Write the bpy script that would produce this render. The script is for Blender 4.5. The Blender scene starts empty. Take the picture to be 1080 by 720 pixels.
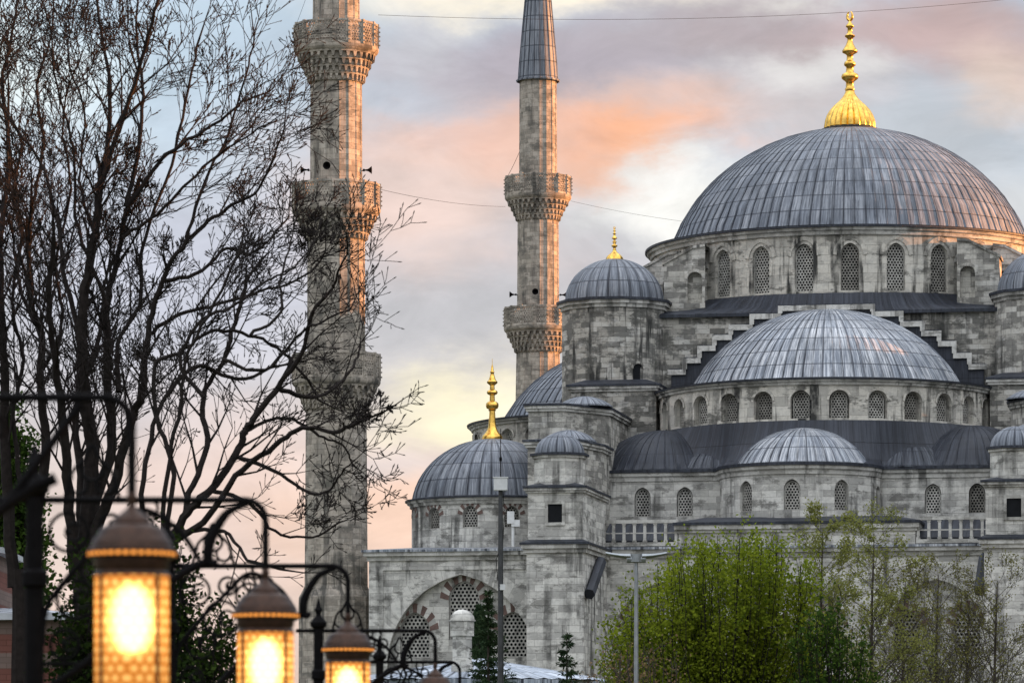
import bpy, math, random
from math import sin, cos, pi, radians as R, sqrt, atan2, hypot
from mathutils import Vector, Matrix
random.seed(7)
S = bpy.context.scene
COL = S.collection
EYE = 1.7; FPX = 4500.0; HOR = 840.0
# ---------------------------------------------------------------- camera
cam = bpy.data.cameras.new('camera'); camo = bpy.data.objects.new('camera', cam); COL.objects.link(camo)
camo.location = (0, 0, EYE); camo.rotation_euler = (R(90), 0, 0)
cam.sensor_width = 36; cam.lens = 36 * FPX / 1080; cam.shift_y = (HOR - 360) / 1080
cam.clip_start = .5; cam.clip_end = 6000
cam.dof.use_dof = True; cam.dof.focus_distance = 270; cam.dof.aperture_fstop = 4.4
S.camera = camo
# ---------------------------------------------------------------- node helpers
def lin(c):
    return tuple(((v / 255) / 12.92 if v / 255 <= .04045 else ((v / 255 + .055) / 1.055) ** 2.4) for v in c) + (1,)
class N:
    def __init__(s, tree): s.t = tree; s.n = tree.nodes; s.l = tree.links
    def new(s, typ, **k):
        nd = s.n.new(typ)
        for a, b in k.items(): setattr(nd, a, b)
        return nd
    def inp(s, sock, v):
        if isinstance(v, bpy.types.NodeSocket): s.l.new(v, sock)
        else: sock.default_value = v
    def m(s, op, a, b=0, c=None, clamp=False):
        nd = s.new('ShaderNodeMath', operation=op, use_clamp=clamp)
        s.inp(nd.inputs[0], a); s.inp(nd.inputs[1], b)
        if c is not None: s.inp(nd.inputs[2], c)
        return nd.outputs[0]
    def mix(s, f, a, b, mode='MIX'):
        nd = s.new('ShaderNodeMix', data_type='RGBA', blend_type=mode)
        s.inp(nd.inputs[0], f); s.inp(nd.inputs[6], a); s.inp(nd.inputs[7], b)
        return nd.outputs[2]
    def ramp(s, f, stops):
        nd = s.new('ShaderNodeValToRGB'); e = nd.color_ramp.elements
        while len(e) < len(stops): e.new(.5)
        for i, (p, c) in enumerate(stops):
            e[i].position = p; e[i].color = c if hasattr(c, '__len__') else (c, c, c, 1)
        s.inp(nd.inputs[0], f); return nd.outputs[0]
    def noise(s, vec, scale, detail=4, rough=.55, dist=0):
        nd = s.new('ShaderNodeTexNoise'); s.inp(nd.inputs['Vector'], vec)
        nd.inputs['Scale'].default_value = scale; nd.inputs['Detail'].default_value = detail
        nd.inputs['Roughness'].default_value = rough; nd.inputs['Distortion'].default_value = dist
        return nd.outputs[0]
    def mapping(s, vec, sc=(1, 1, 1), loc=(0, 0, 0)):
        nd = s.new('ShaderNodeMapping'); s.inp(nd.inputs[0], vec)
        nd.inputs['Scale'].default_value = sc; nd.inputs['Location'].default_value = loc
        return nd.outputs[0]
    def sep(s, v):
        nd = s.new('ShaderNodeSeparateXYZ'); s.inp(nd.inputs[0], v); return nd.outputs
    def comb(s, x, y, z):
        nd = s.new('ShaderNodeCombineXYZ'); s.inp(nd.inputs[0], x); s.inp(nd.inputs[1], y); s.inp(nd.inputs[2], z); return nd.outputs[0]
# ---------------------------------------------------------------- world
SUN_AZ = R(82); SUN_EL = R(6.5)
W = bpy.data.worlds.new('World'); S.world = W; W.use_nodes = True
n = N(W.node_tree); n.n.clear()
sky = n.new('ShaderNodeTexSky', sky_type='NISHITA', sun_disc=False)
sky.sun_elevation = SUN_EL; sky.sun_rotation = SUN_AZ
bg1 = n.new('ShaderNodeBackground'); n.l.new(sky.outputs[0], bg1.inputs[0]); bg1.inputs[1].default_value = .15
tc = n.new('ShaderNodeTexCoord').outputs['Generated']
x, y, z = n.sep(tc)
az = n.m('ARCTAN2', x, y); el = n.m('ARCSINE', z)
# cloud deck: patches set by azimuth and elevation (in 1/45 radian steps so that numbers stay readable)
a0 = n.m('MULTIPLY', az, 45.0); e0 = n.m('MULTIPLY', el, 45.0)
v0 = n.comb(a0, n.m('MULTIPLY', e0, 1.9), 0)
w1 = n.new('ShaderNodeTexNoise'); n.inp(w1.inputs['Vector'], v0); w1.inputs['Scale'].default_value = .42; w1.inputs['Detail'].default_value = 6; w1.inputs['Roughness'].default_value = .58
wr, wg, wb = n.sep(w1.outputs[1])
aw = n.m('ADD', a0, n.m('MULTIPLY', n.m('SUBTRACT', wr, .5), 3.0))
ew = n.m('ADD', e0, n.m('MULTIPLY', n.m('SUBTRACT', wg, .5), 1.6))
def blob(prev, px, py, sx, sy, col, k=1.0, tilt=0.0):
    ca = (px - 540) / 100; ce = (840 - py) / 100
    da = n.m('SUBTRACT', aw, ca); de = n.m('SUBTRACT', ew, ce)
    if tilt: de = n.m('SUBTRACT', de, n.m('MULTIPLY', da, tilt))
    qa = n.m('DIVIDE', da, sx / 100); qe = n.m('DIVIDE', de, sy / 100)
    d2 = n.m('POWER', n.m('ADD', n.m('MULTIPLY', qa, qa), n.m('MULTIPLY', qe, qe)), 1.35)
    f = n.m('MULTIPLY', n.m('POWER', 2.71828, n.m('MULTIPLY', d2, -1)), k, clamp=True)
    return n.mix(f, prev, lin(col))
# base: grey-blue veil, warmer near the horizon
base = n.ramp(n.m('DIVIDE', el, .22), [(0, lin((226, 190, 172))), (.3, lin((216, 200, 196))), (.62, lin((190, 196, 206))), (1, lin((170, 190, 212)))])
c = base
for b in [(60, 40, 260, 150, (192, 214, 230), 1), (20, 90, 100, 70, (234, 243, 243), .95), (230, 40, 160, 90, (186, 202, 218), .8),
          (160, 300, 220, 130, (196, 198, 214), .9), (230, 520, 190, 90, (228, 204, 198), .9), (420, 545, 130, 90, (240, 202, 182), .9),
          (600, 8, 220, 28, (252, 240, 218), 1), (450, 60, 90, 40, (206, 198, 200), .6),
          (600, 84, 220, 42, (170, 160, 170), .95), (790, 48, 160, 38, (170, 156, 160), .95, .05), (1000, 46, 170, 52, (190, 162, 160), .95),
          (640, 158, 190, 36, (244, 172, 128), 1), (560, 178, 120, 24, (236, 180, 150), .7), (500, 150, 130, 40, (222, 176, 158), .8), (760, 125, 120, 26, (214, 178, 164), .7),
          (850, 110, 90, 40, (200, 190, 192), .7), (700, 215, 80, 36, (238, 236, 232), 1), (840, 85, 60, 24, (222, 218, 216), .8), (970, 160, 130, 60, (186, 190, 198), .9),
          (1060, 90, 60, 40, (222, 196, 180), .7), (600, 300, 190, 60, (188, 182, 188), .85), (440, 225, 140, 76, (226, 198, 188), .9),
          (500, 350, 150, 44, (182, 180, 186), .9), (960, 205, 120, 26, (168, 172, 184), .8), (480, 425, 100, 32, (244, 234, 204), 1), (400, 480, 70, 30, (212, 200, 200), .8), (1075, 215, 60, 40, (206, 206, 208), .7)]:
    c = blob(c, *b)
fine = n.noise(n.comb(a0, n.m('MULTIPLY', e0, 2.1), 4.0), .75, 8, .62, .5)
c = n.mix(.9, c, n.ramp(fine, [(.3, .38), (.5, .455), (.7, .53)]), 'MULTIPLY')
# the open overcast behind and above the viewer: brighter, cool, plain
away = n.m('MULTIPLY', n.m('SUBTRACT', .55, y), 1.6, clamp=True)
up = n.m('MULTIPLY', n.m('SUBTRACT', z, .3), 2.0, clamp=True)
fac = n.m('MAXIMUM', away, up)
AMB = .90
nz2 = n.noise(tc, 3.0, 5, .5)
open_sky = n.mix(nz2, (.57 * AMB, .62 * AMB, .70 * AMB, 1), (.78 * AMB, .79 * AMB, .80 * AMB, 1))
open_sky = n.mix(1.0, open_sky, n.ramp(z, [(0, .42), (.35, .75), (.8, 1.45)]), 'MULTIPLY')
c = n.mix(fac, c, open_sky)
bg2 = n.new('ShaderNodeBackground'); n.inp(bg2.inputs[0], c); bg2.inputs[1].default_value = 1.0
mx = n.new('ShaderNodeMixShader'); mx.inputs[0].default_value = .93
n.l.new(bg1.outputs[0], mx.inputs[1]); n.l.new(bg2.outputs[0], mx.inputs[2])
wo = n.new('ShaderNodeOutputWorld'); n.l.new(mx.outputs[0], wo.inputs[0])
# ---------------------------------------------------------------- sun
sl = bpy.data.lights.new('sun', 'SUN'); sl.energy = 5.0; sl.angle = R(.5); sl.color = (1, .39, .11)
so = bpy.data.objects.new('sun', sl); COL.objects.link(so)
sd = Vector((sin(SUN_AZ) * cos(SUN_EL), cos(SUN_AZ) * cos(SUN_EL), sin(SUN_EL)))
so.rotation_euler = sd.to_track_quat('Z', 'Y').to_euler()
S.view_settings.view_transform = 'Standard'; S.view_settings.look = 'None'; S.view_settings.gamma = 1; S.view_settings.exposure = 1.2
S.render.engine = 'CYCLES'
try: S.cycles.use_denoising = True
except Exception: pass
S.cycles.max_bounces = 6; S.cycles.transparent_max_bounces = 12
S.cycles.sample_clamp_indirect = 4
# ---------------------------------------------------------------- mesh builder
class M:
    def __init__(s, xf=None): s.V = []; s.F = []; s.U = []; s.I = []; s.xf = xf
    def v(s, p):
        p = Vector(p)
        if s.xf: p = s.xf @ p
        s.V.append(p[:]); return len(s.V) - 1
    def f(s, idx, uv=None, mi=0):
        s.F.append(tuple(idx)); s.I.append(mi)
        s.U.append(uv if uv else [(0, 0)] * len(idx))
    def grid(s, fn, us, vs, mi=0, uvf=None, flip=False):
        nu, nv = len(us), len(vs); b = len(s.V)
        for vv in vs:
            for uu in us: s.v(fn(uu, vv))
        g = uvf or (lambda a, c: (a, c))
        for j in range(nv - 1):
            for i in range(nu - 1):
                q = [(i, j), (i + 1, j), (i + 1, j + 1), (i, j + 1)]
                if flip: q.reverse()
                s.f([b + jj * nu + ii for ii, jj in q], [g(us[ii], vs[jj]) for ii, jj in q], mi)
    def quad(s, a, b, c, d, mi=0, uv=None):
        if uv is None:
            a_, b_, d_ = Vector(a), Vector(b), Vector(d); w = (b_ - a_).length; h = (d_ - a_).length
            o = (a_[0] * .7 + a_[1] * .3, a_[2])
            uv = [o, (o[0] + w, o[1]), (o[0] + w, o[1] + h), (o[0], o[1] + h)]
        s.f([s.v(a), s.v(b), s.v(c), s.v(d)], uv, mi)
    def box(s, x0, x1, y0, y1, z0, z1, mi=0):
        s.prism([(x0, y0), (x1, y0), (x1, y1), (x0, y1)], z0, z1, mi)
    def prism(s, pts, z0, z1, mi=0, top=None, mtop=None, cap=True, inset=0):
        n_ = len(pts); cx = sum(p[0] for p in pts) / n_; cy = sum(p[1] for p in pts) / n_
        tp = top or pts
        u = 0; tot = []
        for i in range(n_):
            tot.append(u); u += hypot(pts[(i + 1) % n_][0] - pts[i][0], pts[(i + 1) % n_][1] - pts[i][1])
        tot.append(u)
        b0 = [s.v((p[0], p[1], z0)) for p in pts]; b1 = [s.v((p[0], p[1], z1)) for p in tp]
        for i in range(n_):
            j = (i + 1) % n_
            s.f([b0[i], b0[j], b1[j], b1[i]], [(tot[i], z0), (tot[i + 1], z0), (tot[i + 1], z1), (tot[i], z1)], mi)
        if cap:
            s.f(b1, [(p[0], p[1]) for p in tp], mi if mtop is None else mtop)
            s.f(b0[::-1], [(p[0], p[1]) for p in pts[::-1]], mi)
    def lathe(s, prof, nseg, cx=0, cy=0, a0=0, a1=2 * pi, mi=0, Rr=None, phase=0):
        Rr = Rr or max(p[0] for p in prof)
        vs = [0]
        for i in range(1, len(prof)): vs.append(vs[-1] + hypot(prof[i][0] - prof[i - 1][0], prof[i][1] - prof[i - 1][1]))
        us = [a0 + (a1 - a0) * i / nseg + phase for i in range(nseg + 1)]
        z0 = prof[0][1]
        def fn(u, k): r, z = prof[int(k)]; return (cx + r * sin(u), cy - r * cos(u), z)
        s.grid(fn, us, list(range(len(prof))), mi, lambda a, k: (a * Rr, z0 + vs[int(k)]))
    def tube(s, pts, rad, sides=6, mi=0, capend=True):
        pts = [Vector(p) for p in pts]; k = len(pts)
        if not hasattr(rad, '__len__'): rad = [rad] * k
        up = None; rings = []
        L = 0; Ls = [0]
        for i in range(1, k): L += (pts[i] - pts[i - 1]).length; Ls.append(L)
        for i in range(k):
            t = (pts[min(i + 1, k - 1)] - pts[max(i - 1, 0)])
            if t.length < 1e-9: t = Vector((0, 0, 1))
            t.normalize()
            if up is None: up = t.orthogonal().normalized()
            else:
                up = up - t * up.dot(t)
                up = up.normalized() if up.length > 1e-6 else t.orthogonal().normalized()
            w = t.cross(up)
            rings.append([s.v(pts[i] + (up * cos(2 * pi * j / sides) + w * sin(2 * pi * j / sides)) * rad[i]) for j in range(sides)])
        for i in range(k - 1):
            for j in range(sides):
                j2 = (j + 1) % sides
                s.f([rings[i][j], rings[i][j2], rings[i + 1][j2], rings[i + 1][j]],
                    [(j * rad[i], Ls[i]), ((j + 1) * rad[i], Ls[i]), ((j + 1) * rad[i], Ls[i + 1]), (j * rad[i], Ls[i + 1])], mi)
        if capend and sides > 2:
            s.f(rings[0][::-1], None, mi); s.f(rings[-1], None, mi)
    def build(s, name, mats, parent=None, smooth=35, loc=None):
        me = bpy.data.meshes.new(name); me.from_pydata(s.V, [], s.F)
        if not isinstance(mats, (list, tuple)): mats = [mats]
        for m_ in mats: me.materials.append(m_)
        uvl = me.uv_layers.new(name='UVMap')
        flat = [c_ for fuv in s.U for uv in fuv for c_ in (uv[0], uv[1])]
        uvl.data.foreach_set('uv', flat)
        me.polygons.foreach_set('material_index', s.I)
        if smooth:
            me.polygons.foreach_set('use_smooth', [True] * len(s.F))
            me.update(); me.set_sharp_from_angle(angle=R(smooth))
        me.update()
        o = bpy.data.objects.new(name, me); COL.objects.link(o)
        if parent: o.parent = parent
        if loc: o.location = loc
        return o
def tag(o, label, cat=None, group=None, kind=None):
    if label: o['label'] = label
    if cat: o['category'] = cat
    if group: o['group'] = group
    if kind: o['kind'] = kind
    return o
def empty(name, loc=(0, 0, 0), rz=0, **k):
    o = bpy.data.objects.new(name, None); COL.objects.link(o); o.location = loc; o.rotation_euler = (0, 0, rz)
    o.empty_display_size = .5
    tag(o, **k); return o
def dup(o, parent, loc=None, rz=None):
    c_ = o.copy(); COL.objects.link(c_); c_.parent = parent
    if loc is not None: c_.location = loc
    if rz is not None: c_.rotation_euler = (0, 0, rz)
    return c_
def pt(px, py, d): return Vector(((px - 540) / FPX * d, d, EYE + (HOR - py) / FPX * d))
# ---------------------------------------------------------------- materials
def mat(name, rough=.8, metal=0, spec=.3):
    m_ = bpy.data.materials.new(name); m_.use_nodes = True
    nn = N(m_.node_tree); b = nn.n['Principled BSDF']
    b.inputs['Roughness'].default_value = rough; b.inputs['Metallic'].default_value = metal
    b.inputs['Specular IOR Level'].default_value = spec
    return m_, nn, b
def bump(nn, b, h, dist=.03, st=.6):
    bp = nn.new('ShaderNodeBump'); bp.inputs['Strength'].default_value = st; bp.inputs['Distance'].default_value = dist
    nn.inp(bp.inputs['Height'], h); nn.l.new(bp.outputs[0], b.inputs['Normal'])
def stone(name, light, dark, stain=.5, bw=.85, rh=.36, course=.5, palek=.42):
    m_, nn, b = mat(name, .88, 0, .2)
    uv = nn.new('ShaderNodeTexCoord').outputs['UV']; gp = nn.new('ShaderNodeNewGeometry').outputs['Position']
    br = nn.new('ShaderNodeTexBrick'); nn.inp(br.inputs['Vector'], uv)
    br.inputs['Scale'].default_value = 1; br.inputs['Brick Width'].default_value = bw; br.inputs['Row Height'].default_value = rh
    br.inputs['Mortar Size'].default_value = .014; br.inputs['Mortar Smooth'].default_value = .3; br.inputs['Bias'].default_value = -.3
    br.inputs['Color1'].default_value = (1, 1, 1, 1); br.inputs['Color2'].default_value = (1 - course,) * 3 + (1,); br.inputs['Mortar'].default_value = (.62, .61, .60, 1)
    br.offset = .5; br.squash = 1.25; br.squash_frequency = 3
    b2 = nn.new('ShaderNodeTexBrick'); nn.inp(b2.inputs['Vector'], uv); b2.offset = .5; b2.squash = 1.25; b2.squash_frequency = 3
    b2.inputs['Scale'].default_value = 1; b2.inputs['Brick Width'].default_value = bw; b2.inputs['Row Height'].default_value = rh
    b2.inputs['Mortar Size'].default_value = 0; b2.inputs['Color1'].default_value = (0, 0, 0, 1); b2.inputs['Color2'].default_value = (1, 1, 1, 1)
    per = nn.m('SUBTRACT', b2.outputs[0], .5)
    big = nn.noise(nn.mapping(gp, (1, 1, .8)), .28, 6, .65)
    blk = nn.noise(nn.mapping(gp, (1, 1, 1.6)), .9, 5, .7)
    vein = nn.noise(nn.mapping(gp, (1, 1, 1)), 6, 5, .7)
    colr = nn.mix(nn.ramp(nn.m('ADD', blk, nn.m('MULTIPLY', per, .19)), [(.46, 0), (.56, 1)]), light, dark)
    pale = nn.ramp(nn.m('ADD', nn.noise(nn.mapping(gp, (1, 1, 1.3), (7, 2, 1)), .5, 4, .6), nn.m('MULTIPLY', per, -.2)), [(.56, 0), (.62, 1)])
    colr = nn.mix(nn.m('MULTIPLY', pale, palek), colr, (.66, .65, .62, 1))
    colr = nn.mix(.85, colr, br.outputs[0], 'MULTIPLY')
    # black weathering crust: patches and vertical runs
    run = nn.noise(nn.mapping(gp, (1.5, 1.5, .13)), 1.0, 5, .6)
    st = nn.m('MULTIPLY', nn.ramp(run, [(.50, 0), (.60, 1)]), nn.ramp(big, [(.42, 0), (.58, 1)]))
    colr = nn.mix(nn.m('MULTIPLY', st, stain), colr, (.045, .045, .043, 1))
    crust = nn.ramp(nn.noise(nn.mapping(gp, (1, 1, 2.2)), .55, 7, .72), [(.54, 0), (.60, 1)])
    colr = nn.mix(nn.m('MULTIPLY', crust, stain * .75), colr, (.09, .088, .08, 1))
    moss = nn.ramp(nn.noise(gp, .35, 5, .6), [(.6, 0), (.75, 1)])
    colr = nn.mix(nn.m('MULTIPLY', moss, .25 * stain), colr, (.09, .10, .055, 1))
    colr = nn.mix(.5, colr, nn.ramp(vein, [(.3, .72), (.7, 1.15)]), 'MULTIPLY')
    nn.inp(b.inputs['Base Color'], colr)
    h = nn.m('ADD', nn.m('MULTIPLY', br.outputs[1], -1.0), nn.m('MULTIPLY', vein, .6))
    bump(nn, b, h, .03, .7)
    return m_
STONE = stone('weathered_limestone', (.52, .50, .455, 1), (.30, .29, .268, 1), .85)
STONEL = stone('pale_limestone', (.64, .625, .585, 1), (.46, .45, .425, 1), .85, 1.0, .42, .3)
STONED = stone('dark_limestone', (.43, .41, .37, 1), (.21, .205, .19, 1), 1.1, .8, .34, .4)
TRIM = stone('dressed_trim_stone', (.56, .55, .52, 1), (.38, .37, .345, 1), .8, 1.6, 3.0, .15)
MINAR = stone('minaret_stone', (.43, .38, .325, 1), (.30, .268, .23, 1), .8, .6, .36, .22, .08)
DRUMST = stone('drum_render', (.60, .57, .51, 1), (.46, .44, .40, 1), 1.0, 1.3, .62, .12, .15)
def lead(name, base, streak, rib=False):
    m_, nn, b = mat(name, .5, .15, .4)
    uv = nn.new('ShaderNodeTexCoord').outputs['UV']; gp = nn.new('ShaderNodeNewGeometry').outputs['Position']
    br = nn.new('ShaderNodeTexBrick'); nn.inp(br.inputs['Vector'], uv); br.offset = 0; br.offset_frequency = 1
    br.inputs['Scale'].default_value = 1; br.inputs['Brick Width'].default_value = 1.0; br.inputs['Row Height'].default_value = 1.22
    br.inputs['Mortar Size'].default_value = .03 if rib else .02; br.inputs['Mortar Smooth'].default_value = .4; br.inputs['Bias'].default_value = 0
    br.inputs['Color1'].default_value = (1.25, 1.22, 1.2, 1); br.inputs['Color2'].default_value = (.72, .75, .8, 1); br.inputs['Mortar'].default_value = (.28, .29, .32, 1)
    s1 = nn.noise(nn.mapping(uv, (3.5, .22, 1)), 1.6, 5, .65)
    s2 = nn.noise(nn.mapping(uv, (7, .5, 1), (9, 3, 0)), 1.2, 4, .6)
    colr = nn.mix(nn.ramp(s1, [(.44, 0), (.60, 1)]), base, streak)
    colr = nn.mix(.8, colr, br.outputs[0], 'MULTIPLY')
    if rib:
        vv_ = nn.sep(uv)[1]; fv = nn.m('FRACT', nn.m('DIVIDE', nn.m('ADD', vv_, nn.m('MULTIPLY', nn.noise(nn.mapping(uv, (.6, .0, 1)), 1.0, 2), .12)), 1.22))
        colr = nn.mix(nn.m('MULTIPLY', nn.ramp(fv, [(0, 1), (.035, .8), (.06, 0)]), .75), colr, (.022, .026, .038, 1))
        ux = nn.sep(uv)[0]; wv = nn.noise(nn.mapping(uv, (.9, .35, 1)), 1.0, 3)
        fr = nn.m('ABSOLUTE', nn.m('SUBTRACT', nn.m('FRACT', nn.m('ADD', ux, .38)), .5))
        seam = nn.ramp(fr, [(.0, 1), (.05, .9), (.10, 0)])
        colr = nn.mix(nn.m('MULTIPLY', seam, nn.ramp(wv, [(.35, .35), (.6, 1)])), colr, (.02, .024, .036, 1))
    colr = nn.mix(nn.ramp(s2, [(.56, 0), (.68, .85)]), colr, (.018, .022, .034, 1))
    g = nn.noise(gp, .5, 5, .6)
    colr = nn.mix(.7, colr, nn.ramp(g, [(.3, .7), (.7, 1.25)]), 'MULTIPLY')
    nn.inp(b.inputs['Base Color'], colr)
    nn.inp(b.inputs['Roughness'], nn.ramp(s1, [(.3, .46), (.7, .68)]))
    bump(nn, b, nn.m('ADD', nn.m('MULTIPLY', br.outputs[1], -1), nn.m('MULTIPLY', nn.noise(gp, 2.5, 4), .8)), .03, .5)
    return m_
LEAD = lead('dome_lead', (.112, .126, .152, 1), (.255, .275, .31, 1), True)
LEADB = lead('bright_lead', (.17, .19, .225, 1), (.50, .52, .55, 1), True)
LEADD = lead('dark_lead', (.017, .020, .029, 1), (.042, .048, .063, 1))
def plain(name, col, rough=.6, metal=0, spec=.4, var=.3, sc=3, bmp=.0):
    m_, nn, b = mat(name, rough, metal, spec)
    gp = nn.new('ShaderNodeTexCoord').outputs['Object']
    nz = nn.noise(gp, sc, 5, .6)
    nn.inp(b.inputs['Base Color'], nn.mix(1.0, tuple(col) + (1,), nn.ramp(nz, [(.3, 1 - var), (.7, 1 + var)]), 'MULTIPLY'))
    if bmp: bump(nn, b, nz, bmp, .6)
    return m_
GOLD = plain('gilded_copper', (.74, .45, .10), .27, 1, .5, .42, 3.5)
GRIL_ = 1
DARK = plain('dark_opening', (.008, .009, .011), .8, 0, .15, .3, 2)
GRIL, nn, b = mat('carved_grille_stone', .85, 0, .2)
nn.inp(b.inputs['Base Color'], nn.mix(1.0, nn.mix(nn.new('ShaderNodeObjectInfo').outputs['Random'], (.22, .21, .19, 1), (.48, .47, .44, 1)), nn.ramp(nn.noise(nn.new('ShaderNodeNewGeometry').outputs['Position'], 2.2, 4, .6), [(.35, .6), (.65, 1.15)]), 'MULTIPLY'))
REDV = plain('red_brick_voussoir', (.15, .10, .088), .9, 0, .2, .3, 2)
IRON = plain('black_painted_iron', (.0035, .003, .0035), .75, 0, .08, .4, 14)
GREYM = plain('galvanised_metal', (.30, .32, .34), .45, .6, .5, .2, 4)
WHITEM = plain('white_enamel', (.62, .63, .64), .5, 0, .4, .12, 4)
# ---------------------------------------------------------------- walls, arches, windows
def arch_top(du, w, kind):
    h = w / 2
    if kind == 'round': return sqrt(max(h * h - du * du, 0))
    if kind == 'flat': return 0.0
    Rr = w * (.62 if kind == 'pointed' else .58)
    return sqrt(max(Rr * Rr - (abs(du) + Rr - h) ** 2, 0))
def arch_pts(uc, w, vs, kind, k=12):
    out = []
    for i in range(k + 1):
        a = pi * i / k; du = -w / 2 * cos(a); out.append((uc + du, vs + arch_top(du, w, kind)))
    return out
def planar(x0, y0, ang=0):
    """u runs along local +x turned by ang, n points out (towards -y when ang is 0)"""
    ca, sa = cos(ang), sin(ang)
    return lambda u, v, n_: (x0 + u * ca + n_ * sa, y0 + u * sa - n_ * ca, v)
def cylm(cx, cy, Rad):
    return lambda u, v, n_: (cx + (Rad + n_) * sin(u / Rad), cy - (Rad + n_) * cos(u / Rad), v)
def wall(m, mp, u0, u1, v0, v1, ops=(), du=1.0, mi=0, rmi=None):
    """ops: (uc, w, vb, vs, kind, depth); real arched openings with reveals"""
    rmi = mi if rmi is None else rmi
    cuts = {u0, u1}
    cols = {}
    for o in ops:
        for (a, b) in arch_pts(o[0], o[1], o[3], o[4]): cuts.add(a)
    us = sorted(cuts); full = [us[0]]
    for a, b in zip(us, us[1:]):
        k = max(1, int((b - a) / du))
        for i in range(1, k + 1): full.append(a + (b - a) * i / k)
    def Q(ua, ub, va, vb, vc, vd):
        P = [(ua, va), (ub, vb), (ub, vc), (ua, vd)]
        m.f([m.v(mp(p[0], p[1], 0)) for p in P], P, mi)
    for a, b in zip(full, full[1:]):
        if b - a < 1e-6: continue
        mid = (a + b) / 2; hit = None
        for o in ops:
            if abs(mid - o[0]) < o[1] / 2: hit = o
        if not hit: Q(a, b, v0, v0, v1, v1)
        else:
            ta = hit[3] + arch_top(a - hit[0], hit[1], hit[4]); tb = hit[3] + arch_top(b - hit[0], hit[1], hit[4])
            if hit[2] > v0: Q(a, b, v0, v0, hit[2], hit[2])
            Q(a, b, ta, tb, v1, v1)
    for o in ops:
        uc, w, vb, vs, kind, dep = o
        ring = [(uc - w / 2, vb)] + arch_pts(uc, w, vs, kind) + [(uc + w / 2, vb)]
        ring.append(ring[0])
        L = 0
        for (p, q) in zip(ring, ring[1:]):
            d = hypot(q[0] - p[0], q[1] - p[1])
            if d < 1e-6: continue
            m.f([m.v(mp(p[0], p[1], 0)), m.v(mp(p[0], p[1], -dep)), m.v(mp(q[0], q[1], -dep)), m.v(mp(q[0], q[1], 0))],
                [(uc + L, vb), (uc + L, vb + dep), (uc + L + d, vb + dep), (uc + L + d, vb)], rmi)
            L += d
def arch_band(m, mp, uc, w, vs, kind, thick, n0, n1, mi=0, alt=None, k=13, legs=0):
    """ring of voussoirs round an arch; alt = material of every other block"""
    inn = arch_pts(uc, w, vs, kind, k * 2)
    for i in range(k):
        seg = inn[2 * i:2 * i + 3]
        odd = i % 2 == 0
        th = thick * (1.18 if (alt is not None and odd) else 1)
        nn1 = n1 + (.012 if odd else 0)
        outp = []
        for (a, b) in seg:
            dx, dy = a - uc, (b - vs) + w * .12; L = hypot(dx, dy) or 1
            outp.append((a + dx / L * th, b + dy / L * th))
        M_ = alt if (alt is not None and odd) else mi
        for j in range(2):
            P = [seg[j], seg[j + 1], outp[j + 1], outp[j]]
            m.f([m.v(mp(p[0], p[1], nn1)) for p in reversed(P)], [(i * 3 + .1, .1), (i * 3 + .5, .1), (i * 3 + .5, .4), (i * 3 + .1, .4)], M_)
            m.f([m.v(mp(*outp[j], n0)), m.v(mp(*outp[j + 1], n0)), m.v(mp(*outp[j + 1], nn1)), m.v(mp(*outp[j], nn1))], None, M_)
        for e in (0, 2):
            P = [seg[e], outp[e]]
            m.f([m.v(mp(*P[0], n0)), m.v(mp(*P[1], n0)), m.v(mp(*P[1], nn1)), m.v(mp(*P[0], nn1))], None, M_)
_wc = {}
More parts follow.
